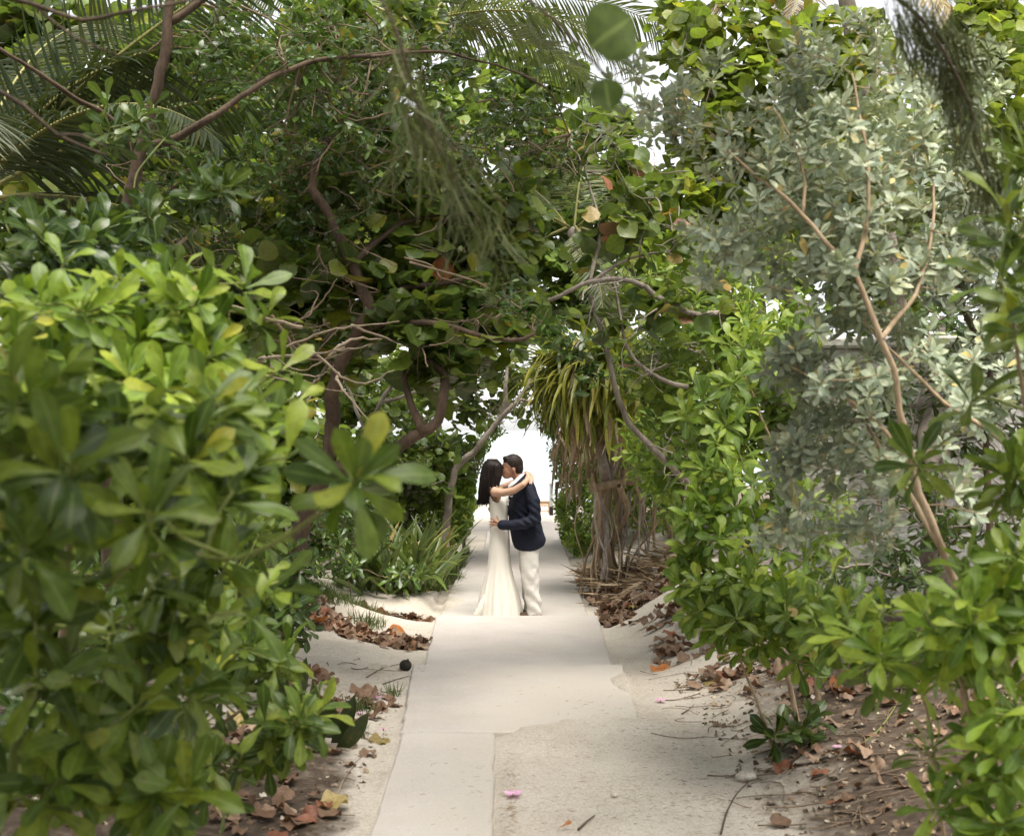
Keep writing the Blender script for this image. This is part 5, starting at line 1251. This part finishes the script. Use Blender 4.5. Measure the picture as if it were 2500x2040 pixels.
palm('coconut palm with long fronds crossing the upper left', G(-420, 9.0), (-110, 500, 8.9),
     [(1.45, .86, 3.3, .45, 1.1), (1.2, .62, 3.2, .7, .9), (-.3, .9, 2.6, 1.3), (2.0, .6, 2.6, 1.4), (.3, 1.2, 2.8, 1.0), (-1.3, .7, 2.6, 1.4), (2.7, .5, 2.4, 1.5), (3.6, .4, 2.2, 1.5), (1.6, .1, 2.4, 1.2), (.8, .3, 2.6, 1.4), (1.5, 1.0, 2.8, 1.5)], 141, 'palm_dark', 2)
palm('coconut palm seen through the canopy at the top centre', G(640, 18.8), (1010, 60, 18.6),
     [(1.45, .35, 4.4, 1.0, .5), (1.2, .8, 4.2, 1.2, .3), (1.9, .1, 3.8, 1.1, .3), (.5, .9, 3.6, 1.2), (-.6, .7, 3.6, 1.2), (2.6, .4, 3.4, 1.4), (-1.5, .5, 3.6, 1.4), (1.65, -.1, 3.4, .9, .5)], 142, 'palm', 0)
palm('coconut palm with arching frond above the pandanus', G(1650, 20), (1400, 560, 18.5),
     [(1.6, .75, 3.0, 1.6, .2), (-1.5, .6, 3.2, 1.7, .2), (1.2, .4, 2.6, 1.7), (-.9, .9, 2.8, 1.7), (2.4, .5, 2.6, 1.8), (-2.3, .3, 2.8, 1.7), (1.6, -.3, 2.2, 1.2, 0, 'palm_dry'), (-1.6, -.4, 2.4, 1.0), (2.9, -.5, 2.2, .9), (.2, 1.1, 2.8, 1.6)], 143, 'palm', 0)
palm('dry-skirted palm at the top right behind the silver shrub', G(2250, 16), (2060, -40, 15.5),
     [(1.6, .2, 2.8, 1.5, 0, 'palm_dry'), (-1.6, .1, 2.6, 1.6, 0, 'palm_dry'), (2.6, -.2, 2.4, 1.3, 0, 'palm_dry'), (-2.5, -.2, 2.4, 1.3, 0, 'palm_dry'), (1.3, .8, 2.8, 1.3), (-1.3, .8, 2.8, 1.3), (3.1, .3, 2.4, 1.7), (.4, 1.0, 2.8, 1.3)], 144, 'palm', 0)
palm('young palm with fine green fronds at the right edge', G(2520, 8.6), (2500, 560, 8.6),
     [(-1.4, 1.2, 1.4, 1.2), (-1.9, .8, 1.5, 1.3), (-2.5, .7, 1.3, 1.2), (1.2, 1.0, 1.3, 1.2), (-.8, 1.0, 1.3, 1.2), (3.0, .6, 1.2, 1.3), (-1.6, .3, 1.3, 1.1)], 145, 'palm', 0, tr=.06)

# --- pandanus with skirt of dead leaves and prop roots
rng = np.random.default_rng(150)
pb_ = P(*G(1520, 15.2))
pan = empty('pandanus', pb_, 'screw pine with drooping strap leaves, brown skirt and prop roots', 'screw pine')
hd = [P(1435, 890, 14.4), P(1375, 915, 14.9), P(1500, 900, 14.2), P(1410, 960, 14.6), P(1530, 970, 14.4)]
fork = P(1480, 1180, 15.2)
for h_ in hd:
    g = Geo(); pts = smooth_path([fork, (fork + h_) / 2 + rng.normal(size=3) * .1, h_], .08); g.tube(pts, np.linspace(.075, .045, len(pts)), 9); g.build('branch', M['bark_grey'], pan)
g = Geo(); pts = smooth_path([P(*G(1485, 15.3)), P(1470, 1270, 15.2), fork], .08); g.tube(pts, np.linspace(.1, .08, len(pts)), 10); g.build('trunk', M['bark_tan'], pan)
g = Geo(); pts = smooth_path([P(1440, 1195, 15.0), P(1500, 1180, 15.0), P(1570, 1175, 14.9), P(1620, 1200, 14.8)], .06); g.tube(pts, np.linspace(.06, .045, len(pts)), 9); g.build('branch', M['bark_tan'], pan)
for q in range(34):
    tx = rng.uniform(1415, 1630); top = P(tx, rng.uniform(1130, 1235), 15.0 + rng.uniform(-.4, .4)); bt = P(*G(tx + rng.normal() * 34, rng.uniform(14.3, 15.9)))
    g = Geo(); pts = smooth_path([top, top * .7 + bt * .3 + rng.normal(size=3) * np.array([.07, .05, .03]), top * .35 + bt * .65 + rng.normal(size=3) * np.array([.06, .05, .03]), bt], .07)
    r0_ = rng.uniform(.007, .026) * (1 if rng.random() < .8 else 1.4); g.tube(pts, np.linspace(r0_, r0_ * .7, len(pts)), 7); g.build('prop_root', M['bark_tan'] if rng.random() < .6 else M['bark_grey'], pan)
it = Inst(); dd = Inst()
for h_, ng, nd in zip(hd, (200, 150, 170, 150, 130), (20, 16, 20, 24, 20)):
    th = np.radians(rng.uniform(20, 125, ng)); az = rng.uniform(0, 2 * pi, ng)
    l = np.stack([np.sin(th) * np.cos(az), np.sin(th) * np.sin(az), np.cos(th)], -1); n_ = np.stack([-np.cos(th) * np.cos(az), -np.cos(th) * np.sin(az), np.sin(th)], -1)
    L_ = rng.uniform(.6, 1.0, ng); it.add(h_ + l * .05, l, n_, np.stack([np.full(ng, .95), L_, L_], -1))
    az = rng.uniform(0, 2 * pi, nd); dz = rng.uniform(-.45, .1, nd); r_ = rng.uniform(.05, .3, nd)
    pos_ = h_ + np.stack([np.cos(az) * r_, np.sin(az) * r_, dz], -1)
    l = np.stack([np.cos(az) * .22, np.sin(az) * .22, -np.ones(nd)], -1) + rng.normal(size=(nd, 3)) * .12; n_ = np.stack([np.cos(az), np.sin(az), np.full(nd, .2)], -1)
    L_ = rng.uniform(.3, .6, nd); dd.add(pos_, l, n_, np.stack([np.full(nd, .7), L_, L_], -1))
nd = 200
pos_ = np.array([P(rng.uniform(1350, 1650), rng.uniform(1040, 1180), rng.uniform(15.3, 16.2)) for _ in range(nd)]); az = rng.uniform(0, 2 * pi, nd)
dd.add(pos_, np.stack([rng.normal(size=nd) * .2, rng.normal(size=nd) * .2, -np.ones(nd)], -1), np.stack([np.cos(az), np.sin(az), np.full(nd, .2)], -1), np.stack([np.full(nd, .7), rng.uniform(.2, .5, nd), rng.uniform(.2, .5, nd)], -1))
emit(pan, it, 'strap', M['pandan'], rng, 280, 'leaf', 'foliage')
emit(pan, dd, 'dead', M['dead'], rng, 280, 'dead_leaf', 'dead_foliage')

# --- strap-leaved lilies left of the path
lil = [(990, 14.2, 'clump of strap leaves lowest on the left bank beside the mound of sand', .62), (1050, 15.0, 'clump of strap leaves just left of the woman with one yellowing leaf', .62), (950, 15.2, 'clump of strap leaves farthest left under the pale trunks', .66), (1085, 16.4, 'small clump of strap leaves at the edge of the slab behind the woman', .5), (1010, 16.4, 'tall clump of strap leaves at the back of the left bank', .75), (905, 14.0, 'shaded clump of strap leaves behind the leaf drift', .6), (1110, 17.6, 'last low clump of strap leaves before the dense bush', .45)]
for q, (px, d, lb, L0) in enumerate(lil):
    rng = np.random.default_rng(160 + q); b_ = P(*G(px, d)); r0 = empty('strap_lily', b_, lb, 'lily plant', 'strap lilies beside the path')
    ng = 52; th = np.radians(rng.uniform(4, 62, ng)); az = rng.uniform(0, 2 * pi, ng)
    l = np.stack([np.sin(th) * np.cos(az), np.sin(th) * np.sin(az), np.cos(th)], -1); n_ = np.stack([-np.cos(th) * np.cos(az), -np.cos(th) * np.sin(az), np.sin(th)], -1)
    L_ = L0 * 1.35 * rng.uniform(.55, 1.2, ng); off = rng.normal(size=(ng, 3)) * np.array([.2, .2, 0]); it = Inst(); it.add(b_ + off + np.array([0, 0, .04]), l, n_, np.stack([np.full(ng, .8), L_, L_], -1))
    emit(r0, it, 'strap_up', M['lily'], rng, 60, 'leaf', clear=True, accent=((.06, M['yellow_leaf']),))
# --- snake plants
for q, (px, d, lb, vs__) in enumerate([(800, 6.9, 'dark sword-leaved plant on the soil beside the low bush', [(-.1, .0, .42, -.05), (.07, .02, .36, .5), (-.25, .1, .4, -.5), (.14, -.05, .3, .95), (-.05, .1, .3, .2)]), (690, 7.6, 'dark sword leaves behind, nearer the leaf drift', [(-.05, 0, .5, -.35), (.1, .05, .42, .35), (0, .1, .45, -.1)])]):
    rng = np.random.default_rng(170 + q); b_ = P(*G(px, d)); r0 = empty('snake_plant', b_, lb, 'snake plant', 'snake plants')
    for (dx, dy, L_, lean) in vs__:
        it = Inst(); it.add((b_ + np.array([dx * .5, dy, .0]))[None], np.array([[lean * .8, -.25, 1]]), np.array([[.25, -1, .1]]), np.array([[.5, L_, L_]])); emit(r0, it, 'sword', M['snake'], rng, 5, 'leaf', clear=False)

# --- casuarina sprays hanging close to the camera
def casuarina(label, limbs, strands, seed, branch_mat='bark_dark', needle=.5):
    rng = np.random.default_rng(seed)
    root = empty('casuarina_branch', limbs[0][0][0], label, 'branch')
    bark_limbs(root, limbs, M[branch_mat], rng, trunks=0, knob=.05)
    it = Inst()
    for (px0, py0, px1, py1, d, n_, ln, spread_) in strands:
        f = rng.random(n_); p0 = P(px0, py0, d); p1 = P(px1, py1, d + .1)
        pos_ = p0 + (p1 - p0) * f[:, None] + rng.normal(size=(n_, 3)) * spread_
        l = nrm(p1 - p0) * .5 + np.array([0, 0, -.7]) + rng.normal(size=(n_, 3)) * .28
        L_ = ln * rng.uniform(.5, 1.2, n_); it.add(pos_, l, rng.normal(size=(n_, 3)), np.stack([np.full(n_, .022), L_, L_], -1))
    pos, R, S = it.get()
    joined('needle_foliage', 'leaflet', pos, R, S, M['needle'], root, rng)
casuarina('blurred feathery casuarina spray hanging over the middle of the archway', limb_list((((900, -60, 2.7), (980, 120, 2.7), (1040, 300, 2.75), (1110, 430, 2.8), (1180, 560, 2.85)), .004, .0015), (((980, 120, 2.7), (1000, 300, 2.7), (1020, 420, 2.7)), .002, .001), (((1040, 300, 2.75), (1230, 470, 2.8)), .002, .001)),
          [(930, 0, 1060, 330, 2.7, 80, .16, .02), (1040, 300, 1190, 560, 2.8, 85, .17, .028), (980, 120, 1010, 380, 2.7, 40, .2, .02), (1180, 540, 1220, 620, 2.85, 30, .12, .03), (1240, 20, 1500, 110, 3.2, 70, .15, .03)], 181)
casuarina('dark feathery casuarina spray hanging at the top right', limb_list((((2140, -40, 3.4), (2250, 60, 3.4), (2330, 180, 3.4), (2390, 330, 3.45), (2420, 480, 3.5)), .008, .002),),
          [(2180, -10, 2340, 200, 3.4, 380, .16, .03), (2330, 160, 2410, 470, 3.45, 300, .16, .03), (2240, 20, 2400, 120, 3.4, 200, .14, .03)], 182)
# bare twigs close to the camera at the upper left
rng = np.random.default_rng(190)
tw0 = empty('bare_branch', P(-60, 150, 3.2), 'blurred bare dark branch crossing the upper left corner', 'branch')
for pts, r0, r1 in limb_list((((-60, 190, 3.2), (60, 260, 3.2), (140, 330, 3.25), (260, 380, 3.3)), .007, .004), (((-40, -20, 3.0), (80, 10, 3.0), (200, 50, 3.0), (300, 30, 3.0), (420, 10, 3.05), (560, -20, 3.1)), .007, .003), (((140, 330, 3.25), (200, 330, 3.2), (260, 360, 3.2)), .004, .002), (((80, 10, 3.0), (180, 90, 3.0), (300, 140, 3.0)), .004, .002)):
    g = Geo(); g.tube(pts, np.linspace(r0, r1, len(pts)), 8); g.build('branch', M['bark_dark'], tw0)
# three large round leaves hanging from the top of the arch
bl = empty('sea_grape_sprig', P(1400, 60, 2.6), 'sprig of very large round leaves against the sky at the top', 'sprig')
g = Geo(); g.tube(smooth_path(PP((1200, -60, 2.6), (1330, 30, 2.6), (1425, 125, 2.6), (1475, 180, 2.6)), .03), .003, 6); g.build('stem', M['bark_dark'], bl)
it = Inst()
for (px, py, dx, dz, s_) in [(1425, 125, .75, .55, .13), (1475, 180, .15, -1, .07)]:
    it.add(P(px, py, 2.6)[None], np.array([[dx, .1, dz]]), np.array([[.1, -1, -.15]]), np.array([s_]))
emit(bl, it, 'round', M['far'], rng, 10, clear=False)
# vine sprays hanging in front of the pandanus
shrub('leafy_vine', 'hanging vine with paired bluish leaves in front of the pandanus crown', 'vine',
      limb_list((((1000, 640, 7.4), (1180, 700, 7.3), (1330, 790, 7.2), (1420, 860, 7.2), (1470, 930, 7.2)), .008, .003), (((1180, 700, 7.3), (1250, 760, 7.3), (1360, 850, 7.3)), .005, .002)),
      [(1340, 800, 7.2, 60, 40, .1, 10), (1440, 890, 7.2, 30, 50, .06, 10), (1260, 740, 7.3, 60, 40, .1, 8), (1190, 690, 7.3, 60, 30, .1, 8), (1400, 850, 7.2, 50, 30, .1, 8)],
      'ell', M['small'], M['twig'], 195, .085, (6, 9), 200, arr='spray', length=.16, tip=.002, clear=False)

# --- grass
def grass(label, spots, seed, hgt):
    rng = np.random.default_rng(seed); it = Inst()
    for (px, d, rx, rd, n_) in spots:
        u = ball(rng, n_, .6); x = (px - CX) / F * d + rx * u[:, 0]; y = d + rd * u[:, 1]; z = ground_z(x, y) - .01
        L_ = hgt * rng.uniform(.5, 1.3, n_); it.add(np.stack([x, y, z], -1), rng.normal(size=(n_, 3)) * .45 + UP, rng.normal(size=(n_, 3)), np.stack([np.full(n_, .12), L_, L_], -1))
    pos, R, S = it.get(); m_, _ = slab_mask(pos[:, 0], pos[:, 1], -.05); kp = m_ < .5
    root = joined('grass', 'leaflet', pos[kp], R[kp], S[kp], M['grass'], None, rng)
    tag(root, label, 'grass', None, 'stuff')
grass('short dark grass on the left sand bank', [(790, 12.4, .42, .6, 900), (720, 12.0, .5, .5, 700), (900, 11.6, .2, .3, 160), (640, 12.4, .5, .6, 600), (885, 12.6, .3, .3, 260)], 201, .13)
grass('grass tufts at the left edge of the slab behind the couple', [(1105, 16.4, .22, .4, 420), (1070, 15.6, .2, .3, 200), (1130, 17.8, .2, .5, 260), (1150, 19.5, .2, .6, 200)], 202, .2)
grass('sparse weeds between the dead leaves at the left of the near slab', [(880, 7.8, .12, .16, 90), (860, 7.1, .12, .1, 80), (960, 8.4, .06, .1, 24)], 203, .1)
# ------------------------------------------------------------------ fallen leaves and small things on the ground
def on_ground(px, py):
    """ground (or slab) point seen at a photo pixel"""
    d = np.arange(3.2, 40, .01); x = (px - CX) / F * d; z = CAMZ + (HY - py) / F * d
    gz = ground_z(x, d); m_, t_ = slab_mask(x, d, 0); gz = np.where(m_ > 0, np.maximum(gz, t_), gz)
    k = int(np.argmax(z <= gz))
    return np.array([x[k], d[k], gz[k]])

def litter(label, spots, seed, size, kind='litter', mat='litter', n_single=200, flat=.55, group='drifts of fallen leaves', name='leaf_litter', wid=1.0, lift=.012, pal=()):
    rng = np.random.default_rng(seed); it = Inst()
    for (x0, y0, rx, ry, n_) in spots:
        u = ball(rng, n_, .55); x = x0 + rx * u[:, 0]; y = y0 + ry * u[:, 1]
        m_, t_ = slab_mask(x, y, .02); k_ = m_ < .5; x = x[k_]; y = y[k_]; n_ = len(x)
        z = ground_z(x, y) + lift + rng.random(n_) * lift * 2
        az = rng.uniform(0, 2 * pi, n_); l = np.stack([np.cos(az), np.sin(az), rng.normal(size=n_) * .18], -1)
        L_ = size * rng.uniform(.55, 1.25, n_); it.add(np.stack([x, y, z], -1), l, UP + rng.normal(size=(n_, 3)) * flat, np.stack([L_ * wid, L_, L_], -1))
    c = np.mean([[s[0], s[1]] for s in spots], 0)
    root = empty(name, (c[0], c[1], float(ground_z(np.array([c[0]]), np.array([c[1]]))[0])), label, 'fallen leaves', group)
    emit(root, it, kind, M[mat], rng, n_single, 'leaf', 'leaf_mass', clear=False, accent=pal)
AC = ((.06, M['rust_leaf']), (.008, M['orange_leaf']), (.01, M['yellow_leaf']))
litter('drift of curled brown leaves on the left bank in front of the grass', [(-1.25, 10.9, .6, .38, 190), (-1.9, 11.1, .6, .5, 150), (-.92, 10.75, .16, .22, 40), (-2.4, 11.6, .6, .6, 90)], 301, .115, n_single=260, pal=AC)
litter('line of brown leaves on the sand left of the couple', [(-1.1, 12.9, .26, .1, 34), (-1.5, 12.7, .3, .2, 30), (-.95, 12.75, .12, .06, 14)], 302, .1, pal=AC)
litter('scattered dead leaves on dark soil beside the near slab', [(-1.15, 7.7, .3, .5, 46), (-1.35, 6.6, .5, .7, 60), (-.95, 8.0, .2, .3, 22), (-1.2, 5.6, .4, .6, 34), (-1.6, 8.6, .4, .5, 40)], 303, .105, pal=AC, flat=.4)
litter('brown leaves heaped along the right edge of the slabs behind the man', [(1.15, 14.6, .24, .9, 130), (1.25, 13.3, .3, .6, 120), (1.12, 16.5, .2, 1.2, 90), (1.1, 12.3, .18, .5, 46), (1.5, 15.0, .4, 1.0, 110), (1.7, 13.0, .5, .8, 90)], 304, .12, n_single=260, pal=AC)
litter('reddish dead leaves on the slope under the right bushes', [(1.6, 11.2, .5, .8, 80), (1.35, 10.0, .25, .7, 34), (2.0, 9.6, .5, .8, 70), (1.9, 8.4, .5, .6, 50), (1.5, 8.7, .25, .5, 18)], 305, .105, n_single=220, pal=AC, flat=.4)
litter('scattered dead leaves and chips on the dark soil at lower right', [(2.0, 7.0, .5, .7, 34), (1.9, 5.8, .6, .6, 22), (2.4, 6.4, .5, .8, 26), (1.5, 6.2, .3, .7, 8)], 306, .09, n_single=160, pal=AC, flat=.4)
litter('dry strap leaves strewn under the screw pine', [(1.35, 15.1, .3, .9, 110), (1.6, 13.8, .5, .8, 120), (1.3, 16.4, .25, 1.0, 80), (1.9, 14.6, .5, 1.2, 110)], 307, .6, kind='dead', mat='dead', n_single=240, flat=.25, wid=.75, lift=.014, name='strap_leaf_litter')

# fine needles and crumbs on sand and slabs
rng = np.random.default_rng(320); it = Inst()
for (x0, y0, rx, ry, n_) in [(.55, 5.8, 1.1, 1.6, 900), (1.0, 7.4, .8, 1.4, 600), (-.3, 5.8, .32, 1.5, 26), (.0, 8.4, .8, 1.1, 26), (1.15, 9.5, .35, 1.2, 240), (-1.0, 9.2, .35, .9, 200), (-.9, 6.6, .25, 1.4, 260), (0, 5.7, .05, 1.2, 300), (1.3, 5.6, .6, .9, 800), (-.85, 12, .4, 1, 120)]:
    u = ball(rng, n_, .6); x = x0 + rx * u[:, 0]; y = y0 + ry * u[:, 1]; z = ground_z(x, y); m_, t_ = slab_mask(x, y, -.02); z = np.where(m_ > .5, np.maximum(z, t_), z) + .003
    az = rng.uniform(0, 2 * pi, n_); L_ = rng.uniform(.006, .05, n_) ** 1.0; it.add(np.stack([x, y, z], -1), np.stack([np.cos(az), np.sin(az) * .6, rng.normal(size=n_) * .05], -1), UP + rng.normal(size=(n_, 3)) * .2, np.stack([np.full(n_, .04) * rng.uniform(.4, 1.4, n_), L_, L_], -1))
pos, R, S = it.get(); o = joined('needle_debris', 'leaflet', pos, R, S, M['dead'], None, rng); tag(o, 'fine brown needles scattered over sand and slabs', 'needles', None, 'stuff')
it = Inst(); n_ = 1500
x = np.concatenate([rng.uniform(1.2, 2.8, n_), rng.uniform(-2.2, -.75, 600)]); y = np.concatenate([rng.uniform(4.6, 9, n_), rng.uniform(5, 8.5, 600)]); z = ground_z(x, y) + .003; n2_ = len(x)
az = rng.uniform(0, 2 * pi, n2_); L_ = rng.uniform(.012, .04, n2_); it.add(np.stack([x, y, z], -1), np.stack([np.cos(az), np.sin(az), rng.normal(size=n2_) * .2], -1), UP + rng.normal(size=(n2_, 3)) * .5, L_)
pos, R, S = it.get(); M['chips'] = leaf_mat('leaf_crumb', [(0, (.09, .055, .035)), (.6, (.24, .16, .1)), (.85, (.4, .32, .24)), (1, (.62, .56, .48))], .8, .05, ribf=0)
o = joined('leaf_crumb_debris', 'litter', pos, R, S, M['chips'], None, rng); tag(o, 'crumbs of dead leaf and shell on the dark soil', 'crumbs', None, 'stuff')

# thin dead twigs and rootlets over the mould
g = Geo()
for q in range(230):
    if q % 3: x0, y0 = rng.uniform(1.1, 2.6), rng.uniform(4.8, 9.5)
    else: x0, y0 = rng.uniform(-2.0, -.75), rng.uniform(5, 10)
    az = rng.uniform(0, 2 * pi); ln = rng.uniform(.08, .35); t_ = np.linspace(0, 1, 6)
    xs = x0 + np.cos(az) * ln * t_ + rng.normal() * .05 * np.sin(t_ * 3.1); ys = y0 + np.sin(az) * ln * t_ + rng.normal() * .05 * np.sin(t_ * 3.1)
    if slab_mask(xs, ys, .02)[0].any(): continue
    g.tube(np.stack([xs, ys, ground_z(xs, ys) + .006 + .01 * rng.random()], -1), rng.uniform(.0015, .004), 4, cap=False)
o = g.build('twig_debris', M['twig']); tag(o, 'thin dead twigs and rootlets over the leaf mould', 'twigs', None, 'stuff')
# single things that stand out
def lump(name, px, py, r, mat, label, cat, seed, sq=(1, 1, .8), rough=.12, group=None):
    p = on_ground(px, py); bm = bmesh.new(); bmesh.ops.create_icosphere(bm, subdivisions=3, radius=1)
    for v in bm.verts:
        c = v.co; f = 1 + rough * (float(fbm(np.array([c.x * 1.6 + seed]), np.array([c.y * 1.6 + c.z * 1.3 + seed]), 3)[0]) * 2)
        v.co = Vector((c.x * sq[0], c.y * sq[1], c.z * sq[2])) * f * r
    me = bpy.data.meshes.new(name); bm.to_mesh(me); bm.free(); me.materials.append(mat); me.polygons.foreach_set('use_smooth', np.ones(len(me.polygons), bool))
    o = link(name, me, None, Vector((p[0], p[1], p[2] + r * sq[2] * .8))); tag(o, label, cat, group); return o, p
M['husk'] = solid_mat('dark_husk', (.012, .01, .008), (.05, .04, .03), 30, .75, .7, .01, (1, 1, .25))
M['stone'] = solid_mat('pale_coral_stone', (.42, .37, .31), (.66, .6, .52), 12, .9, .6, .01, fine=60)
nut, p = lump('dark_nut', 990, 1636, .049, M['husk'], 'round dark nut on the sand against the slab edge', 'nut', 3, (1, 1, .95), .05)
g = Geo(); q_ = np.array([p[0] + .02, p[1] - .025, p[2] + .082]); g.tube(np.array([q_, q_ + [.004, -.006, .012]]), [.011, .007], 8); g.build('stalk_scar', M['bark_dark'], nut)
lump('coral_stone', 1820, 1905, .045, M['stone'], 'white lump of coral stone on the sand near the seedling', 'stone', 5, (1.2, .9, .6), .35)
lump('coral_stone', 2075, 1650, .032, M['stone'], 'smooth pale stone under the right bushes', 'stone', 9, (1.3, .8, .6), .15)
lump('coral_stone', 1500, 1945, .016, M['stone'], 'small white pebble on the open sand', 'stone', 12, (1.2, .9, .7), .2)
def flower(px, py, s_, label, seed):
    rng = np.random.default_rng(seed); p = on_ground(px, py); r0 = empty('fallen_flower', p, label, 'flower', 'fallen pink flowers')
    it = Inst(); az = np.arange(5) * 2 * pi / 5 + rng.random(); l = np.stack([np.cos(az), np.sin(az), np.full(5, .45)], -1); n_ = np.stack([-np.cos(az) * .4, -np.sin(az) * .4 - .2, np.ones(5)], -1)
    it.add(np.repeat((p + [0, 0, .012])[None], 5, 0), l, n_, np.full(5, s_)); emit(r0, it, 'petal', M['pink'], rng, 5, 'petal', clear=False)
    g = Geo(); g.tube(np.array([p + [0, 0, .004], p + [0, 0, .016]]), [.005, .004], 6); g.build('throat', M['stem_green'], r0)
flower(1252, 1945, .05, 'pink flower on the sand just right of the near slab', 1)
flower(1613, 1715, .045, 'pink flower on the open sand right of the wide slab', 2)
flower(916, 1708, .045, 'pink flower among dead leaves left of the slab', 3)
flower(880, 1745, .028, 'tiny pink flower beside the dark sword-leaved plant', 4)
flower(936, 1785, .026, 'small pink petals at the left edge of the near slab', 5)
flower(2044, 1830, .03, 'magenta flower on the dark soil behind the seedling', 6)
flower(1425, 1428, .04, 'pink flower at the right edge of the slab behind the man', 7)
def one_leaf(px, py, s_, mat, kind, label, rz, tilt=(0, 0, 1), v=0):
    p = on_ground(px, py); l = np.array([[math.cos(rz), math.sin(rz), .05]]); R_ = frames(l, np.array([tilt], float))[0]
    o = bpy.data.objects.new('fallen_leaf', proto_mesh(kind, v, M[mat])); m_ = np.eye(4); m_[:3, :3] = R_ * s_; m_[:3, 3] = p + [0, 0, .02]
    o.matrix_basis = Matrix(m_.tolist()); col.objects.link(o); tag(o, label, 'leaf', 'single fallen leaves')
one_leaf(945, 1555, .2, 'orange_leaf', 'round', 'large upright orange-brown leaf at the end of the left drift', .6, (.2, -.8, .6), 1)
one_leaf(855, 1690, .2, 'litter', 'litter', 'big curled brown leaf on the sand below the dark nut', .4, (0, -.3, 1), 2)
one_leaf(900, 1810, .13, 'yellow_leaf', 'litter', 'yellow-tan leaf folded like a moth left of the slab', .1, (0, -.2, 1), 3)
one_leaf(800, 1985, .13, 'yellow_leaf', 'litter', 'crumpled pale yellow leaf on dark soil at lower left', 1.2, (0, -.4, 1), 4)
one_leaf(690, 2012, .17, 'rust_leaf', 'litter_long', 'rust-red rolled leaf near the bottom edge at left', .1, (0, -.2, 1), 1)
one_leaf(1890, 1890, .15, 'rust_leaf', 'litter', 'large rust-red curled leaf beside the white coral lump', .3, (0, -.4, 1), 5)
one_leaf(2030, 1700, .16, 'orange_leaf', 'round', 'round orange leaf standing on the dark slope', .9, (.2, -.8, .5), 0)
one_leaf(1590, 1640, .16, 'orange_leaf', 'litter', 'curled orange-pink leaf at the right edge of the step slab', .4, (0, -.4, 1), 1)
one_leaf(1880, 2025, .1, 'litter', 'round', 'pinkish tan leaf flat on the sand at the bottom right', .5, (0, -.2, 1), 2)
one_leaf(1365, 2030, .07, 'orange_leaf', 'litter_long', 'small pink-orange leaf cut by the bottom edge', .6, (0, -.3, 1), 2)
one_leaf(2110, 1875, .08, 'litter', 'litter', 'pale tan torn leaf on the dark soil below the right bush', .9, (0, -.4, 1), 3)
def ground_stick(pxs, r, mat, label):
    pts = np.array([on_ground(*q) for q in pxs]); pts[:, 2] += r + .004; g = Geo(); sp = smooth_path(pts, .03); g.tube(sp, np.linspace(r, r * .5, len(sp)), 6)
    o = g.build('ground_twig', M[mat]); tag(o, label, 'twig', 'twigs on the ground')
ground_stick([(1412, 2030), (1432, 2010), (1452, 1995)], .006, 'bark_dark', 'short dark stick on the sand near the bottom edge')
ground_stick([(895, 1655), (930, 1635), (975, 1622)], .004, 'bark_dark', 'thin dark root lying left of the dark nut')
ground_stick([(935, 1672), (970, 1660), (1000, 1652)], .004, 'bark_dark', 'thin dark root touching the slab below the dark nut')
ground_stick([(820, 1955), (840, 1905), (868, 1865)], .005, 'twig_pale', 'pale curved stalk on the dark soil left of the near slab')
ground_stick([(800, 1505), (900, 1512), (968, 1498)], .006, 'bark_dark', 'dark crooked twig across the sand left of the couple')
ground_stick([(1760, 2040), (1775, 1985), (1800, 1940), (1830, 1910)], .005, 'bark_dark', 'dark curved strip standing in for a shadowed hollow in the sand at lower right')  # added dark strip for the shadow line of a hollow in the sand
ground_stick([(2080, 1835), (2140, 1790), (2190, 1720), (2210, 1650)], .004, 'stem_green', 'long greenish runner arching over the dark soil')
ground_stick([(1665, 1745), (1680, 1735), (1695, 1722)], .004, 'bark_dark', 'tiny dark twig on the sand beside a pink flower')
